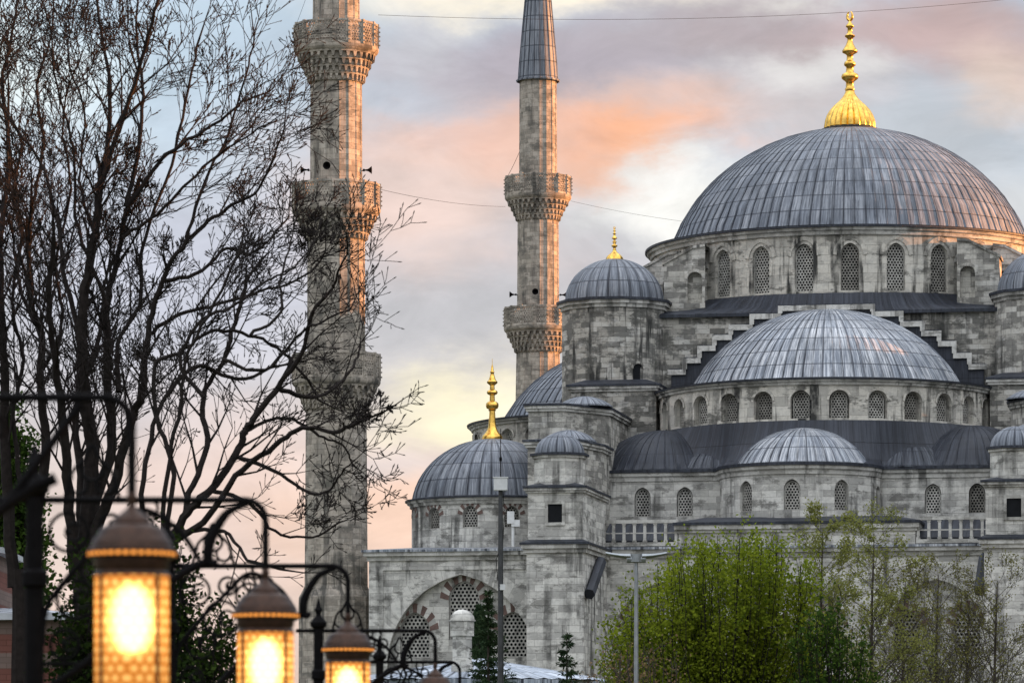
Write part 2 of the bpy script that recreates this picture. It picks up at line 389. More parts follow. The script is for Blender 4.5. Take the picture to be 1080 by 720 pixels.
def window_mesh(w, h, kind, s=.2, frame=.1, pane=None):
    """flat arched window standing on z=0 facing -y: stone frame, pierced honeycomb grille, dark pane behind"""
    key = (round(w, 2), round(h, 2), kind, s, frame)
    if key in _wc: return _wc[key]
    m = M(); mp = lambda u, v, n_: (u, -n_, v)
    rise = arch_top(0, w, kind); vs = h - rise
    # frame strip
    ring = [(-w / 2, 0)] + arch_pts(0, w, vs, kind) + [(w / 2, 0)]
    wi = w - 2 * frame; ring2 = [(-wi / 2, frame)] + [(a * wi / w, vs + (b - vs) * (rise - frame) / max(rise, .01) if b > vs else b) for a, b in arch_pts(0, w, vs, kind)] + [(wi / 2, frame)]
    for i in range(len(ring)):
        j = (i + 1) % len(ring)
        P = [ring[i], ring[j], ring2[j], ring2[i]]
        m.f([m.v(mp(*p, .06)) for p in P], None, 0)
        m.f([m.v(mp(*ring2[i], .06)), m.v(mp(*ring2[j], .06)), m.v(mp(*ring2[j], -.06)), m.v(mp(*ring2[i], -.06))], None, 0)
    # honeycomb
    hr = s / sqrt(3); ri = .375 * s
    nr = int(h / (.866 * s)) + 2; nc = int(w / s) + 2
    for j in range(nr):
        for i in range(-nc, nc + 1):
            cu = s * (i + .5 * (j % 2)); cv = s * .5 + .866 * s * j
            if abs(cu) > wi / 2 + s * .2: continue
            if cv > vs + arch_top(max(-w / 2, min(w / 2, cu)), w, kind) - frame * .3 or cv < .02: continue
            o_ = [(cu + hr * sin(pi / 3 * k), cv + hr * cos(pi / 3 * k)) for k in range(6)]
            n_ = [(cu + ri * sin(pi / 3 * k), cv + ri * cos(pi / 3 * k)) for k in range(6)]
            oi = [m.v(mp(*p, 0)) for p in o_]; ii = [m.v(mp(*p, 0)) for p in n_]; bi = [m.v(mp(*p, -.06)) for p in n_]
            for k in range(6):
                k2 = (k + 1) % 6
                m.f([oi[k], ii[k], ii[k2], oi[k2]], None, 0); m.f([ii[k], bi[k], bi[k2], ii[k2]], None, 0)
    # pane
    pts = [(-w / 2, 0)] + arch_pts(0, w, vs, kind) + [(w / 2, 0)]
    m.f([m.v(mp(*p, -.22)) for p in reversed(pts)], None, 1)
    o = m.build('window', [GRIL, DARK], None, smooth=0)
    me = o.data; bpy.data.objects.remove(o); _wc[key] = me
    return me
def window(parent, mp, uc, vb, w, h, kind, dep, s=.2, frame=.1, xf=None, name='window'):
    me = window_mesh(w, h, kind, s, frame)
    o = bpy.data.objects.new(name, me); COL.objects.link(o); o.parent = parent
    p0 = Vector(mp(uc, vb, -dep)); pu = Vector(mp(uc + .01, vb, -dep)); pn = Vector(mp(uc, vb, -dep - .01))
    if xf: p0, pu, pn = xf @ p0, xf @ pu, xf @ pn
    ex = (pu - p0).normalized(); ey = (pn - p0).normalized()
    mw = Matrix((ex, ey, Vector((0, 0, 1)))).transposed().to_4x4(); mw.translation = p0
    o.matrix_local = mw
    return o
def dome(m, cx, cy, z0, Rad, H, ribs, a0=-pi, a1=pi, nz=16, rib=.06, scallop=0, mi=0, ex=1.0, tmax=88.5, lip=.12, cap=0.0):
    """lead dome with standing seams (or convex gores when scallop > 0)"""
    sec = 2 * pi / ribs; ks = int(round((a1 - a0) / sec))
    cols = []; dr = random.Random(ribs * 7 + int(cx * 3) + int(z0)); ph1, ph2 = dr.uniform(0, 6), dr.uniform(0, 6)
    for k in range(ks):
        b_ = a0 + k * sec + (dr.uniform(-.09, .09) * sec if 0 < k else 0)
        if scallop:
            for t in (0, .05, .2, .35, .5, .65, .8, .95): cols.append((b_ + t * sec, -scallop + scallop * (sin(pi * t) ** .5 if 0 < t < 1 else 0), k + t))
        else:
            for t, h in ((0, rib), (.06, rib), (.10, 0), (.5, .012), (.90, 0), (.94, rib)): cols.append((b_ + t * sec, h, k + t))
    cols.append((a1, (-scallop if scallop else rib), ks))
    ts = [R(tmax) * (i / nz) for i in range(nz + 1)]
    P = []; arc = 0; last = None
    for t in ts:
        r = Rad * cos(t) ** ex; z = z0 + H * sin(t)
        Rs_ = (Rad * Rad + H * H) / (2 * H); r = r * (1 - cap) + cap * sqrt(max(1e-6, Rs_ * Rs_ - (H * sin(t) + Rs_ - H) ** 2))
        if last: arc += hypot(r - last[0], z - last[1])
        last = (r, z); P.append((r, z, arc, cos(t)))
    P.insert(0, (Rad + lip, z0 - .02, -.1, 1.0))
    if lip: P.insert(0, (Rad + lip, z0 - .10, -.2, 1.0))
    def fn(c_, k):
        a, h, u = cols[c_]; r, z, arc_, ct = P[k]
        dent = .0035 * Rad * (sin(a * 9 + ph1 + k * 1.3) * sin(k * .9 + ph2) + .6 * sin(a * 23 + k * 2.1 + ph2)) * min(1, ct * 2)
        rr = r + h * min(1, ct * 2.0) + dent
        return (cx + rr * sin(a), cy - rr * cos(a), z)
    m.grid(fn, list(range(len(cols))), list(range(len(P))), mi, lambda c_, k: (cols[c_][2], P[k][2]))
def finial(parent, cx, cy, z, H, Rb, ribs=20, name='finial', slim=False):
    """gilded alem: ribbed bulb, stacked knobs, crescent"""
    m = M()
    pr = [(1.0, 0), (1.0, .02), (.97, .06), (.9, .105), (.78, .15), (.62, .19), (.44, .225), (.30, .26), (.21, .29), (.17, .315)]
    if slim:
        m.lathe([(Rb * r, z + H * h) for r, h in ((1, 0), (1.02, .02), (.96, .05), (.72, .085), (.52, .12), (.40, .16), (.34, .22), (.30, .30), (.28, .355), (.40, .365), (.30, .375), (.55, .39), (.62, .42), (.60, .45), (.42, .47), (.26, .48), (.24, .55), (.46, .565), (.54, .585), (.46, .605), (.24, .62), (.22, .67), (.50, .70), (.52, .715), (.34, .74), (.22, .79), (.16, .82), (.22, .835), (.14, .85), (.10, .90), (.03, .93), (.02, 1.0))], 20, cx, cy)
        return m.build(name, GOLD, parent, 50)
    cols = ribs * 4
    def fn(k, j):
        r, zz = pr[j]; a = 2 * pi * k / cols
        g = 1 - .10 * (abs(cos(a * ribs / 2)) ** 6) * min(1, r * 1.6)
        return (cx + Rb * r * g * sin(a), cy - Rb * r * g * cos(a), z + H * zz)
    m.grid(fn, list(range(cols + 1)), list(range(len(pr))))
    knobs = [(.17, .315), (.20, .33), (.16, .345), (.15, .39), (.19, .40), (.31, .42), (.335, .44), (.30, .46), (.16, .475), (.14, .52), (.22, .535), (.23, .55), (.2, .565), (.13, .575),
             (.12, .62), (.16, .63), (.29, .645), (.30, .66), (.24, .68), (.15, .715), (.10, .745), (.10, .765), (.19, .78), (.20, .79), (.10, .81), (.09, .855), (.16, .865), (.16, .875), (.06, .90), (.05, .925)]
    m.lathe([(r * Rb, z + H * zz) for r, zz in knobs], 20, cx, cy)
    zc = z + H * .96; rr = H * .032
    pts = [(cx + rr * .62 * sin(a), cy - rr * .25 * sin(a), zc - rr * cos(a)) for a in [2 * pi * i / 16 - 0.0 for i in range(1, 16)]]
    pts = [(cx + rr * .7 * sin(2 * pi * i / 18), cy - rr * .3 * sin(2 * pi * i / 18), zc - rr * 1.15 * cos(2 * pi * i / 18)) for i in range(-8, 9)]
    m.tube(pts, [.02 * Rb + .045 * Rb * sin(pi * i / 16) for i in range(17)], 6)
    return m.build(name, GOLD, parent, 60)
def cornice(m, cx, cy, Rad, z, nseg, a0=0, a1=2 * pi, h=.5, out=.4, mi=0, ml=1):
    """stone cornice mouldings with a dark lead lip on top"""
    m.lathe([(Rad, z - h), (Rad + out * .35, z - h + .02), (Rad + out * .4, z - h * .6), (Rad + out * .75, z - h * .5), (Rad + out * .85, z - h * .22)], nseg, cx, cy, a0, a1, mi)
    m.lathe([(Rad + out * .6, z - h * .22), (Rad + out * 1.12, z - h * .2), (Rad + out * 1.12, z), (Rad - .3, z + .12)], nseg, cx, cy, a0, a1, ml)
def offset(pts, d):
    n_ = len(pts); out = []
    for i in range(n_):
        p0, p1, p2 = Vector(pts[i - 1]), Vector(pts[i]), Vector(pts[(i + 1) % n_])
        a = (p1 - p0).normalized(); b = (p2 - p1).normalized()
        na = Vector((a.y, -a.x)); nb = Vector((b.y, -b.x)); bis = (na + nb)
        bis = bis.normalized() if bis.length > 1e-6 else na
        k = d / max(.35, bis.dot(na)); out.append((p1.x + bis.x * k, p1.y + bis.y * k))
    return out
def eave(m, pts, z, out=.3, mi=0, ml=1, h=.3, roof=.0, slope_in=1.0):
    """cornice + lead edge round a footprint (counter-clockwise), low lead roof above"""
    m.prism(offset(pts, out * .45), z - h, z - h * .5, mi)
    m.prism(offset(pts, out * .8), z - h * .5, z, mi)
    m.prism(offset(pts, out), z, z + .13, ml)
    m.prism(offset(pts, out - .06), z + .13, z + .16 + roof, ml, top=offset(pts, -slope_in))
# ---------------------------------------------------------------- THE MOSQUE
ROT = R(-10.4)
mosque = empty('mosque', (23.6, 298, 0), ROT, label='large grey domed mosque with cascading lead domes and gilded finials filling the right side', cat='mosque')
H28 = 2 * pi / 28
# main body (crossing cube)
m = M()
m.box(-14.4, 14.4, -14.4, 14.4, 17.0, 33.8)
m.build('crossing_wall', STONED, mosque)
# square lead roof up to the main drum
m = M()
def sqr(a, hs, z):
    k = hs / max(abs(sin(a)), abs(cos(a))); return (k * sin(a), -k * cos(a), z)
prof = [(14.75, 33.72), (14.75, 33.95), (14.7, 34.0)]
N_ = 96
def fn(i, j):
    a = 2 * pi * i / N_
    if j < 3: return sqr(a, prof[j][0], prof[j][1])
    return ((13.72) * sin(a), -(13.72) * cos(a), 35.35) if j == 4 else tuple((Vector(sqr(a, 14.3, 34.35)) * .5 + Vector((14.1 * sin(a), -14.1 * cos(a), 34.5)) * .5))
m.grid(fn, list(range(N_ + 1)), [0, 1, 2, 3, 4], 0, lambda a, k: (a * .9, k * .6))
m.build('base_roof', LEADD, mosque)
# main drum
Rm = 13.75
m = M(); mp = cylm(0, 0, Rm)
angs = [R(5.9) + k * H28 for k in range(-14, 14)]
hid = lambda a: (abs(((a + pi) % (2 * pi)) - pi) < R(112))
ops = [(a * Rm, 1.25, 35.42, 38.55 - .7, 'pointed', .35) for a in angs if -pi < a < pi]
wall(m, mp, -pi * Rm, pi * Rm, 34.9, 39.4, ops, .6)
for a in angs:
    if not -R(150) < a < R(150): continue
    arch_band(m, mp, a * Rm, 1.75, 37.78, 'pointed', .28, 0, .06, 0, k=9)
cornice(m, 0, 0, Rm, 39.75, 112, h=.62, out=.5, mi=1, ml=2)
drum = m.build('drum', [DRUMST, TRIM, LEADD], mosque)
for a in angs:
    if hid(a): window(drum, mp, a * Rm, 35.42, 1.25, 3.15, 'pointed', .3, .21, .07)
m = M(); dome(m, 0, 0, 39.95, 12.5, 8.35, 104, nz=22, rib=.075, lip=.15, cap=.8)
m.lathe([(12.5, 39.9), (14.3, 39.78)][::-1], 104, 0, 0, mi=1)
md = m.build('main_dome', [LEAD, LEADD], mosque, 50)
m = M(); m.lathe([(2.0, 48.0), (2.05, 48.25), (1.6, 48.4), (.2, 48.45)], 40); m.build('finial_collar', LEADD, md)
finial(md, 0, 0, 48.38, 8.15, 1.82, 22)
# flying buttresses round the drum
def buttress(cx, cy, ang):
    m = M(Matrix.Translation((cx, cy, 0)) @ Matrix.Rotation(ang, 4, 'Z'))
    # runs outwards along local -y, passage arch through it, sloping stone top with lead cover
    w = 1.15; yi, yo = .9, -1.9; za, zb, zc = 38.7, 38.6, 37.55; yk = .1
    for s_ in (-1, 1):
        mp_ = (lambda s_: (lambda u, v, n_: (s_ * (w + n_), u, v)))(s_)
        wall(m, mp_, yo, yi, 33.9, zc, [(.2, 1.0, 34.9, 36.5, 'round', .5)])
        arch_band(m, mp_, .2, 1.0, 36.5, 'round', .2, 0, .04, 0, k=9)
        m.f([m.v(mp_(-.4, 34.9, -.5)), m.v(mp_(.8, 34.9, -.5)), m.v(mp_(.8, 37.2, -.5)), m.v(mp_(-.4, 37.2, -.5))], [(0, 0), (1.3, 0), (1.3, 2.3), (0, 2.3)], 0)
        P = [mp_(yo, zc, 0), mp_(yi, zc, 0), mp_(yi, za, 0), mp_(yk, zb, 0)]
        m.f([m.v(p) for p in P], [(p[1], p[2]) for p in P], 0)
    m.quad((-w, yo, 33.9), (w, yo, 33.9), (w, yo, zc), (-w, yo, zc), 0)
    e = .14; T = [(yi, za), (yk, zb), (yo - .12, zc - .06)]
    for (a, b) in zip(T, T[1:]):
        m.quad((-w - e, b[0], b[1] + .16), (w + e, b[0], b[1] + .16), (w + e, a[0], a[1] + .16), (-w - e, a[0], a[1] + .16), 1)
        for s_ in (-1, 1): m.quad((s_ * (w + e), b[0], b[1] - .02), (s_ * (w + e), a[0], a[1] - .02), (s_ * (w + e), a[0], a[1] + .16), (s_ * (w + e), b[0], b[1] + .16), 1)
        m.quad((-w - e, b[0], b[1] - .02), (w + e, b[0], b[1] - .02), (w + e, a[0], a[1] - .02), (-w - e, a[0], a[1] - .02), 1)
    m.quad((-w - e, T[2][0], T[2][1] - .02), (w + e, T[2][0], T[2][1] - .02), (w + e, T[2][0], T[2][1] + .16), (-w - e, T[2][0], T[2][1] + .16), 1)
    m.build('flying_buttress', [STONE, STONED], mosque)
for sx in (-1, 1):
    for sy in (-1, 1):
        a = R(90) * sx
        buttress(9.35 * sx, 11.6 * sy, a); buttress(11.5 * sx, 8.4 * sy, a)
# blind niches beside the buttresses
for a in (R(-42.5), R(40.5)):
    m = M(); mp_ = cylm(0, 0, Rm + .06)
    arch_band(m, mp_, a * (Rm + .06), 1.5, 37.4, 'round', .3, -.05, .05, 0, k=9)
    m.build('blind_arch', [TRIM], mosque)
# stepped arch gables on four sides + semi-domes
XS = [3.0, 4.9, 6.3, 7.4, 8.4, 9.4, 10.4]; ZS = [34.25, 33.75, 33.05, 32.4, 31.7, 30.9, 30.15]
def stepped(xf):
    m = M(xf); y0 = -15.15
    prev = 0
    for x1, z in zip(XS, ZS):
        for s_ in (-1, 1):
            a, b = sorted((s_ * prev, s_ * x1))
            m.box(a, b, y0, -14.4, 25.0, z - .02 * 0, 0)
            # white coping on tread and riser
            m.box(a - (.22 if s_ < 0 else 0), b + (.22 if s_ > 0 else 0), y0 - .22, y0 - .003, z - .3, z + .05, 1)
            m.box(a - .1, b + .1, y0 - .2, -14.38, z + .05, z + .11, 2)
        prev = x1
    for i in range(len(XS) - 1):
        for s_ in (-1, 1):
            a, b = sorted((s_ * (XS[i] - .08), s_ * (XS[i] + .22)))
            m.box(a, b, y0 - .219, y0 - .004, ZS[i + 1] + .05, ZS[i] - .3, 1)
    return m.build('stepped_gable', [LEADD, TRIM, LEADD], mosque)
def outline(th):
    """distance from the semi-dome centre to the lower tier's outer wall"""
    d = Vector((sin(th), -cos(th))); best = 99
    W_, Dp = 14.4, 10.3
    if abs(d.x) > 1e-6: best = min(best, W_ / abs(d.x))
    if d.y < -1e-6: best = min(best, Dp / -d.y)
    # apse bulge: circle centre (0,-10) radius 5.2
    b_ = d.dot(Vector((-.55, -10.0))); disc = b_ * b_ - (100.3 - 5.2 * 5.2)
    if disc > 0:
        t = b_ + sqrt(disc)
        if t > best: best = t
    return best
LEADM = lead('mottled_lead', (.022, .026, .036, 1), (.09, .10, .12, 1), True)
def semi(k, full=True):
    xf = Matrix.Rotation(k * pi / 2, 4, 'Z') @ Matrix.Translation((0, -.5, -.6) if k == 3 else (0, 0, 0))
    cy = -15.0; Rs = 11.1
    stepped(xf)
    m = M(xf); mp = cylm(0, cy, Rs)
    aw = [R(-2.5) + i * H28 for i in range(-7, 8)]; aw = [a for a in aw if abs(a) < R(92)]
    ops = [(a * Rs, 1.3, 25.85, 27.0, 'round', .5) for a in aw] if full else []
    wall(m, mp, -R(95) * Rs, R(95) * Rs, 25.2, 28.1, ops, .5)
    for o in ops: arch_band(m, mp, o[0], 1.3, 27.0, 'round', .16, 0, .05, 0, k=9)
    cornice(m, 0, cy, Rs, 28.4, 72, -R(95), R(95), h=.42, out=.38, mi=1, ml=2)
    m.lathe([(Rs + .45, 28.42), (9.15, 28.62)], 72, 0, cy, -R(95), R(95), 2)
    d = m.build('semi_dome_drum', [DRUMST, TRIM, LEADD], mosque)
    for o in ops: window(d, mp, o[0], 25.86, 1.06, 1.75, 'round', .42, .19, .06, xf=xf)
    m = M(xf); dome(m, 0, cy, 28.55, 9.05, 5.45, 84, -R(94.3), R(94.3), nz=16, rib=.065, lip=.1, cap=.9)
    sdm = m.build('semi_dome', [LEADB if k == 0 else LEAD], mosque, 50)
    # lower tier roof
    m = M(xf); ths = [R(-90) + R(180) * i / 120 for i in range(121)]
    def rf(i, j):
        th = ths[i]; ro = outline(th) + .45; t = j / 10
        if j == 0: return (ro * sin(th), cy - ro * cos(th), 22.55)
        if j == 1: return (ro * sin(th), cy - ro * cos(th), 22.75)
        tt = (j - 1) / 9; r = ro + (min(Rs + .02, ro) - ro) * tt
        return (r * sin(th), cy - r * cos(th), 22.78 + 2.95 * tt ** 3.0)
    m.grid(rf, list(range(121)), list(range(11)), 0, lambda a, b: (a * .33, b * .45))
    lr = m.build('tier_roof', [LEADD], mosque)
    # exedra domes
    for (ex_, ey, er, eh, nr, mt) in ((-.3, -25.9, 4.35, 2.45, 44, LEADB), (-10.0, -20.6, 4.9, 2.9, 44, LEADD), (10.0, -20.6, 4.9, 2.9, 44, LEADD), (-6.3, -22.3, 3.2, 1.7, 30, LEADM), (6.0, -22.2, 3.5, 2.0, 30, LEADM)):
        m = M(xf); dome(m, ex_, ey, 22.8, er, eh, nr, nz=10, rib=.06, lip=.05, cap=.9)
        m.build('exedra_dome', [mt], mosque, 50)
    # lower tier wall
    m = M(xf)
    fl = planar(0, cy - 10.3)
    z0, z1 = 17.4, 22.4
    opl = [(-10.8, 1.05, 19.75, 21.0, 'pointed', .3), (-8.05, 1.05, 19.75, 21.0, 'pointed', .3)] if full else []
    opr = [(7.9, 1.05, 19.75, 21.0, 'pointed', .3), (10.7, 1.05, 19.75, 21.0, 'pointed', .3)] if full else []
    xe = 5.15
    wall(m, fl, -14.4, -xe - .55, z0, z1, opl); wall(m, fl, xe - .55, 14.4, z0, z1, opr)
    for s_ in (-1, 1): wall(m, planar(s_ * 14.4, cy - 10.3 if s_ > 0 else cy, pi / 2 * s_), 0, 10.3, z0, z1)
    ap = cylm(-.55, cy - 10.0, 5.2)
    aop = [(R(a) * 5.2, 1.05, 19.75, 21.05, 'pointed', .3) for a in (-76, -36, 0, 36, 76)] if full else []
    aop = [(o[0], (.7 if abs(o[0]) > 5 else 1.05), o[2], o[3], o[4], o[5]) for o in aop]
    wall(m, ap, -R(98) * 5.2, R(98) * 5.2, z0, z1, aop, .5)
    # cornice following the outline
    def cn(i, j):
        th = ths[i]; off, z = [(0, 22.0), (.12, 22.02), (.15, 22.25), (.32, 22.35), (.36, 22.56)][j]
        r = outline(th) + off; return (r * sin(th), cy - r * cos(th), z)
    m.grid(cn, list(range(121)), list(range(5)), 1, lambda a, b: (a * .33, b * .2))
    lw = m.build('tier_wall', [STONEL, TRIM], mosque)
    for o in opl + opr: window(lw, fl, o[0], o[2], .95, 1.82, 'pointed', .25, .2, .06, xf=xf)
    for o in aop: window(lw, ap, o[0], o[2], o[1] - .08, 1.85, 'pointed', .25, .2, .06, xf=xf)
for k, full in ((0, True), (3, True), (1, False), (2, False)): semi(k, full)
# weight towers
def octo(cx, cy, r, k=8, ph=.5): return [(cx + r * sin(2 * pi * (i + ph) / k), cy - r * cos(2 * pi * (i + ph) / k)) for i in range(k)]
def weight_tower(sx, sy):
    cx, cy = 14.5 * sx, 13.5 * sy
    P = octo(cx, cy, 3.55, 12)
    m = M(); m.prism(P, 17.4, 34.7)
    m.prism(offset(P, .10), 34.3, 34.55, 1); m.prism(offset(P, .26), 34.55, 34.78, 1); m.prism(offset(P, .38), 34.78, 34.95, 2)
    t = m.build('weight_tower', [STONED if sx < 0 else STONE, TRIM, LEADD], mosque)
    m = M(); dome(m, cx, cy, 34.95, 3.35, 2.95, 26, nz=12, scallop=.11, lip=.12)
    m.build('tower_dome', LEAD, t, 60)
    finial(t, cx, cy, 37.75, 2.35, .62, 10)
    if sy < 0:
        Rr = 3.42; mpx = cylm(cx, cy, Rr); m = M()
        ring = [(.62 * Rr - .34, 29.2)] + arch_pts(.62 * Rr, .68, 30.2, 'round') + [(.62 * Rr + .34, 29.2)]
        m.f([m.v(mpx(a, b, .06)) for a, b in reversed(ring)], None, 0)
        arch_band(m, mpx, .62 * Rr, .68, 30.2, 'round', .16, -.05, .14, 1, k=9)
        m.build('window', [DARK, STONED], t, 0)
for sx in (-1, 1):
    for sy in (-1, 1): weight_tower(sx, sy)
def block(name, P, z0, z1, mats, roof=.5, si=1.0, out=.3, parent=None):
    m = M(); m.prism(P, z0, z1); eave(m, P, z1, out, 1, 2, .35, roof, si)
    return m.build(name, mats, parent or mosque)
SM = [STONED, TRIM, LEADD]
for s_ in (-1, 1):
    fx = lambda P: [(s_ * x_, y_) for x_, y_ in (P if s_ < 0 else P[::-1])]
    def neg(P): return [(-x_ if s_ > 0 else x_, y_) for x_, y_ in (P if s_ < 0 else P[::-1])]
    block('tower_base', neg([(-16.7, -18), (-11.0, -18), (-11.0, -9), (-16.7, -9)]), 17.4, 28.9, SM, .35, .8)
    block('stair_block', neg([(-17.5, -29.6), (-15.2, -29.6), (-12.9, -25.8), (-12.9, -17), (-17.5, -17)]), 17.4, 26.6, [STONE, TRIM, LEADD], .12, .8)
    block('stair_block', neg([(-16.9, -33.2), (-13.8, -33.2), (-12.9, -29.2), (-12.9, -25.9), (-16.9, -25.9)]), 17.4, 24.0, [STONE, TRIM, LEADM], .12, .8)
    for (a, b, z_, r_, h_) in ((-14.4, -26.3, 26.85, 1.75, .62), (-14.7, -30.6, 24.25, 1.7, .7)):
        m = M(); dome(m, a * -s_, b, z_, r_, h_, 22, nz=8, scallop=.07, lip=.05, cap=1.0); m.build('low_dome', LEAD, mosque, 60)
# roof deck of the galleries
m = M()
dk = [(-27.6, -31), (27.6, -31), (27.6, 29), (-27.6, 29)]
m.prism(offset(dk, .12), 16.75, 17.05, 0); m.prism(offset(dk, .32), 17.05, 17.3, 0); m.prism(offset(dk, .42), 17.3, 17.45, 1)
m.prism(offset(dk, .38), 17.45, 18.15, 1, top=offset(dk, -7))
m.build('gallery_roof', [TRIM, LEADB], mosque)
# corner domes
for s_ in (-1, 1):
    for t_ in (-1, 1):
        cx, cy = 20.9 * s_, 24.0 * t_
        Rc = 5.25; m = M(); mp = cylm(cx, cy, Rc)
        full = t_ < 0 and s_ < 0
        aa = [R(-5 + 30 * i) for i in range(-5, 7)]
        ops = [(a * Rc, 1.0, 18.95, 19.75, 'pointed', .3) for a in aa] if full else []
        wall(m, mp, -pi * Rc, pi * Rc, 17.4, 20.5, ops, .45)
        for o in ops: arch_band(m, mp, o[0], 1.0, 19.75, 'pointed', .3, 0, .02, 0, alt=3, k=11)
        cornice(m, cx, cy, Rc, 20.95, 48, h=.5, out=.4, mi=1, ml=2)
        d = m.build('corner_drum', [STONEL, TRIM, LEADD, REDV], mosque)
        for o in ops: window(d, mp, o[0], 18.96, .96, 1.4, 'pointed', .25, .19, .05)
        m = M(); dome(m, cx, cy, 20.98, 5.2, 4.05, 40, nz=14, rib=.055, lip=.35, cap=.6)
        dd = m.build('corner_dome', LEAD, mosque, 50)
        finial(dd, cx, cy, 24.95, 5.3, .68, 12, slim=True)
# front facade
m = M(); F = planar(0, -31)
ZT = 16.75
big = (-21.6, 9.6, 9.4, 10.0, 'pointed', .55)
wall(m, F, -27.6, -15.7, 0, ZT, [big])
arch_band(m, F, -21.6, 9.6, 10.0, 'pointed', 1.05, 0, .03, 1, k=21)
rec = planar(0, -31 + .55)
bw = [(-21.5, 2.0, 11.7, 14.25, 'pointed', .25), (-24.7, 1.95, 10.6, 12.3, 'pointed', .25), (-18.35, 1.95, 10.6, 12.3, 'pointed', .25)]
wall(m, rec, -26.6, -16.7, 0, 16.7, bw)
for o in bw: arch_band(m, rec, o[0], o[1], o[3], 'pointed', .5, 0, .02, 1, alt=2, k=13)
m.box(-26.9, -16.3, -31.09, -31.003, 16.15, 16.4, 1); m.box(-26.9, -26.65, -31.09, -31.004, 0, 16.15, 1)
wing = m.build('gallery_wall', [STONEL, STONEL, REDV], mosque)
for o in bw: window(wing, rec, o[0], o[2], o[1] - .04, (o[3] - o[2]) + arch_top(0, o[1], 'pointed') - .02, 'pointed', .2, .26, .06)
# gallery wall: left return
m = M(); wall(m, planar(-27.6, 29, -pi / 2), 0, 60, 0, ZT); m.build('gallery_wall', STONE, mosque)
m = M(); wall(m, planar(27.6, -31, pi / 2), 0, 60, 0, ZT); wall(m, F, 15.7, 27.6, 0, ZT)
wall(m, planar(27.6, 29, pi), 0, 55.2, 0, ZT)
m.build('gallery_wall', STONE, mosque)
# central facade with blind arches
m = M()
arcs = [(c_, 6.7, 9.9, 11.2, 'pointed', .6) for c_ in (-8.6, 0, 8.6)]
wall(m, F, -12.2, 12.2, 0, 17.4, arcs)
for a in arcs: arch_band(m, F, a[0], 6.7, 11.2, 'pointed', .8, 0, .03, 1, k=17)
rec = planar(0, -31 + .6)
cw = []
for c_ in (-8.6, 0, 8.6): cw += [(c_ - 1.9, 1.7, 10.6, 12.4, 'pointed', .25), (c_ + 1.9, 1.7, 10.6, 12.4, 'pointed', .25)]
wall(m, rec, -12.1, 12.1, 0, 16.9, cw)
for o in cw: arch_band(m, rec, o[0], o[1], o[3], 'pointed', .45, 0, .02, 1, alt=2, k=13)
cf = m.build('central_facade', [STONEL, TRIM, REDV], mosque)
for o in cw: window(cf, rec, o[0], o[2], o[1] - .04, (o[3] - o[2]) + arch_top(0, o[1], 'pointed') - .02, 'pointed', .2, .26, .06)
m = M()
pp = [(-7.6, -31.25), (7.3, -31.25), (7.3, -24), (-7.6, -24)]
m.prism(pp, 17.2, 18.75, 0); m.prism(offset(pp, .12), 18.3, 18.5, 1); m.prism(offset(pp, .25), 18.5, 18.78, 1); m.prism(offset(pp, .33), 18.78, 18.95, 2)
m.prism(offset(pp, .28), 18.95, 19.35, 2, top=offset(pp, -1.5))
m.build('parapet_block', [STONEL, TRIM, LEADD], mosque)
# balustrades
bm_ = M(); bm_.prism([(-.12, -.12), (.12, -.12), (.12, .12), (-.12, .12)], 0, .12); bm_.prism([(-.09, -.09), (.09, -.09), (.09, .09), (-.09, .09)], .12, 1.1); bm_.prism([(-.12, -.12), (.12, -.12), (.12, .12), (-.12, .12)], 1.1, 1.2)
def balustrade(x0, x1, z):
    m = M(); m.box(x0, x1, -31.35, -30.9, z - .25, z, 0); m.box(x0, x1, -31.28, -30.95, z + 1.2, z + 1.42, 0)
    m.box(x0, x1, -31.2, -31.02, z + .55, z + .62, 0)
    b = m.build('balustrade', [TRIM], mosque)
    n_ = int((x1 - x0) / .62)
    global balproto
    for i in range(n_ + 1):
        x_ = x0 + .12 + (x1 - x0 - .24) * i / n_
        if balproto is None: balproto = bm_.build('baluster', TRIM, b, loc=(x_, -31.11, z))
        else: dup(balproto, b, (x_, -31.11, z))
balproto = None
for (a, b) in ((-12.6, -7.7), (7.4, 12.3)):
    m = M(); m.prism([(a, -30.6), (b, -30.6), (b, -25.5), (a, -25.5)], 17.5, 17.9, 0); m.prism([(a, -30.6), (b, -30.6), (b, -25.5), (a, -25.5)], 17.9, 19.3, 0, top=[(a, -27.2), (b, -27.2), (b, -25.5), (a, -25.5)])
    m.build('terrace_roof', [LEADD], mosque)
balustrade(-13.2, -7.65, 17.75); balustrade(7.35, 12.9, 17.75)
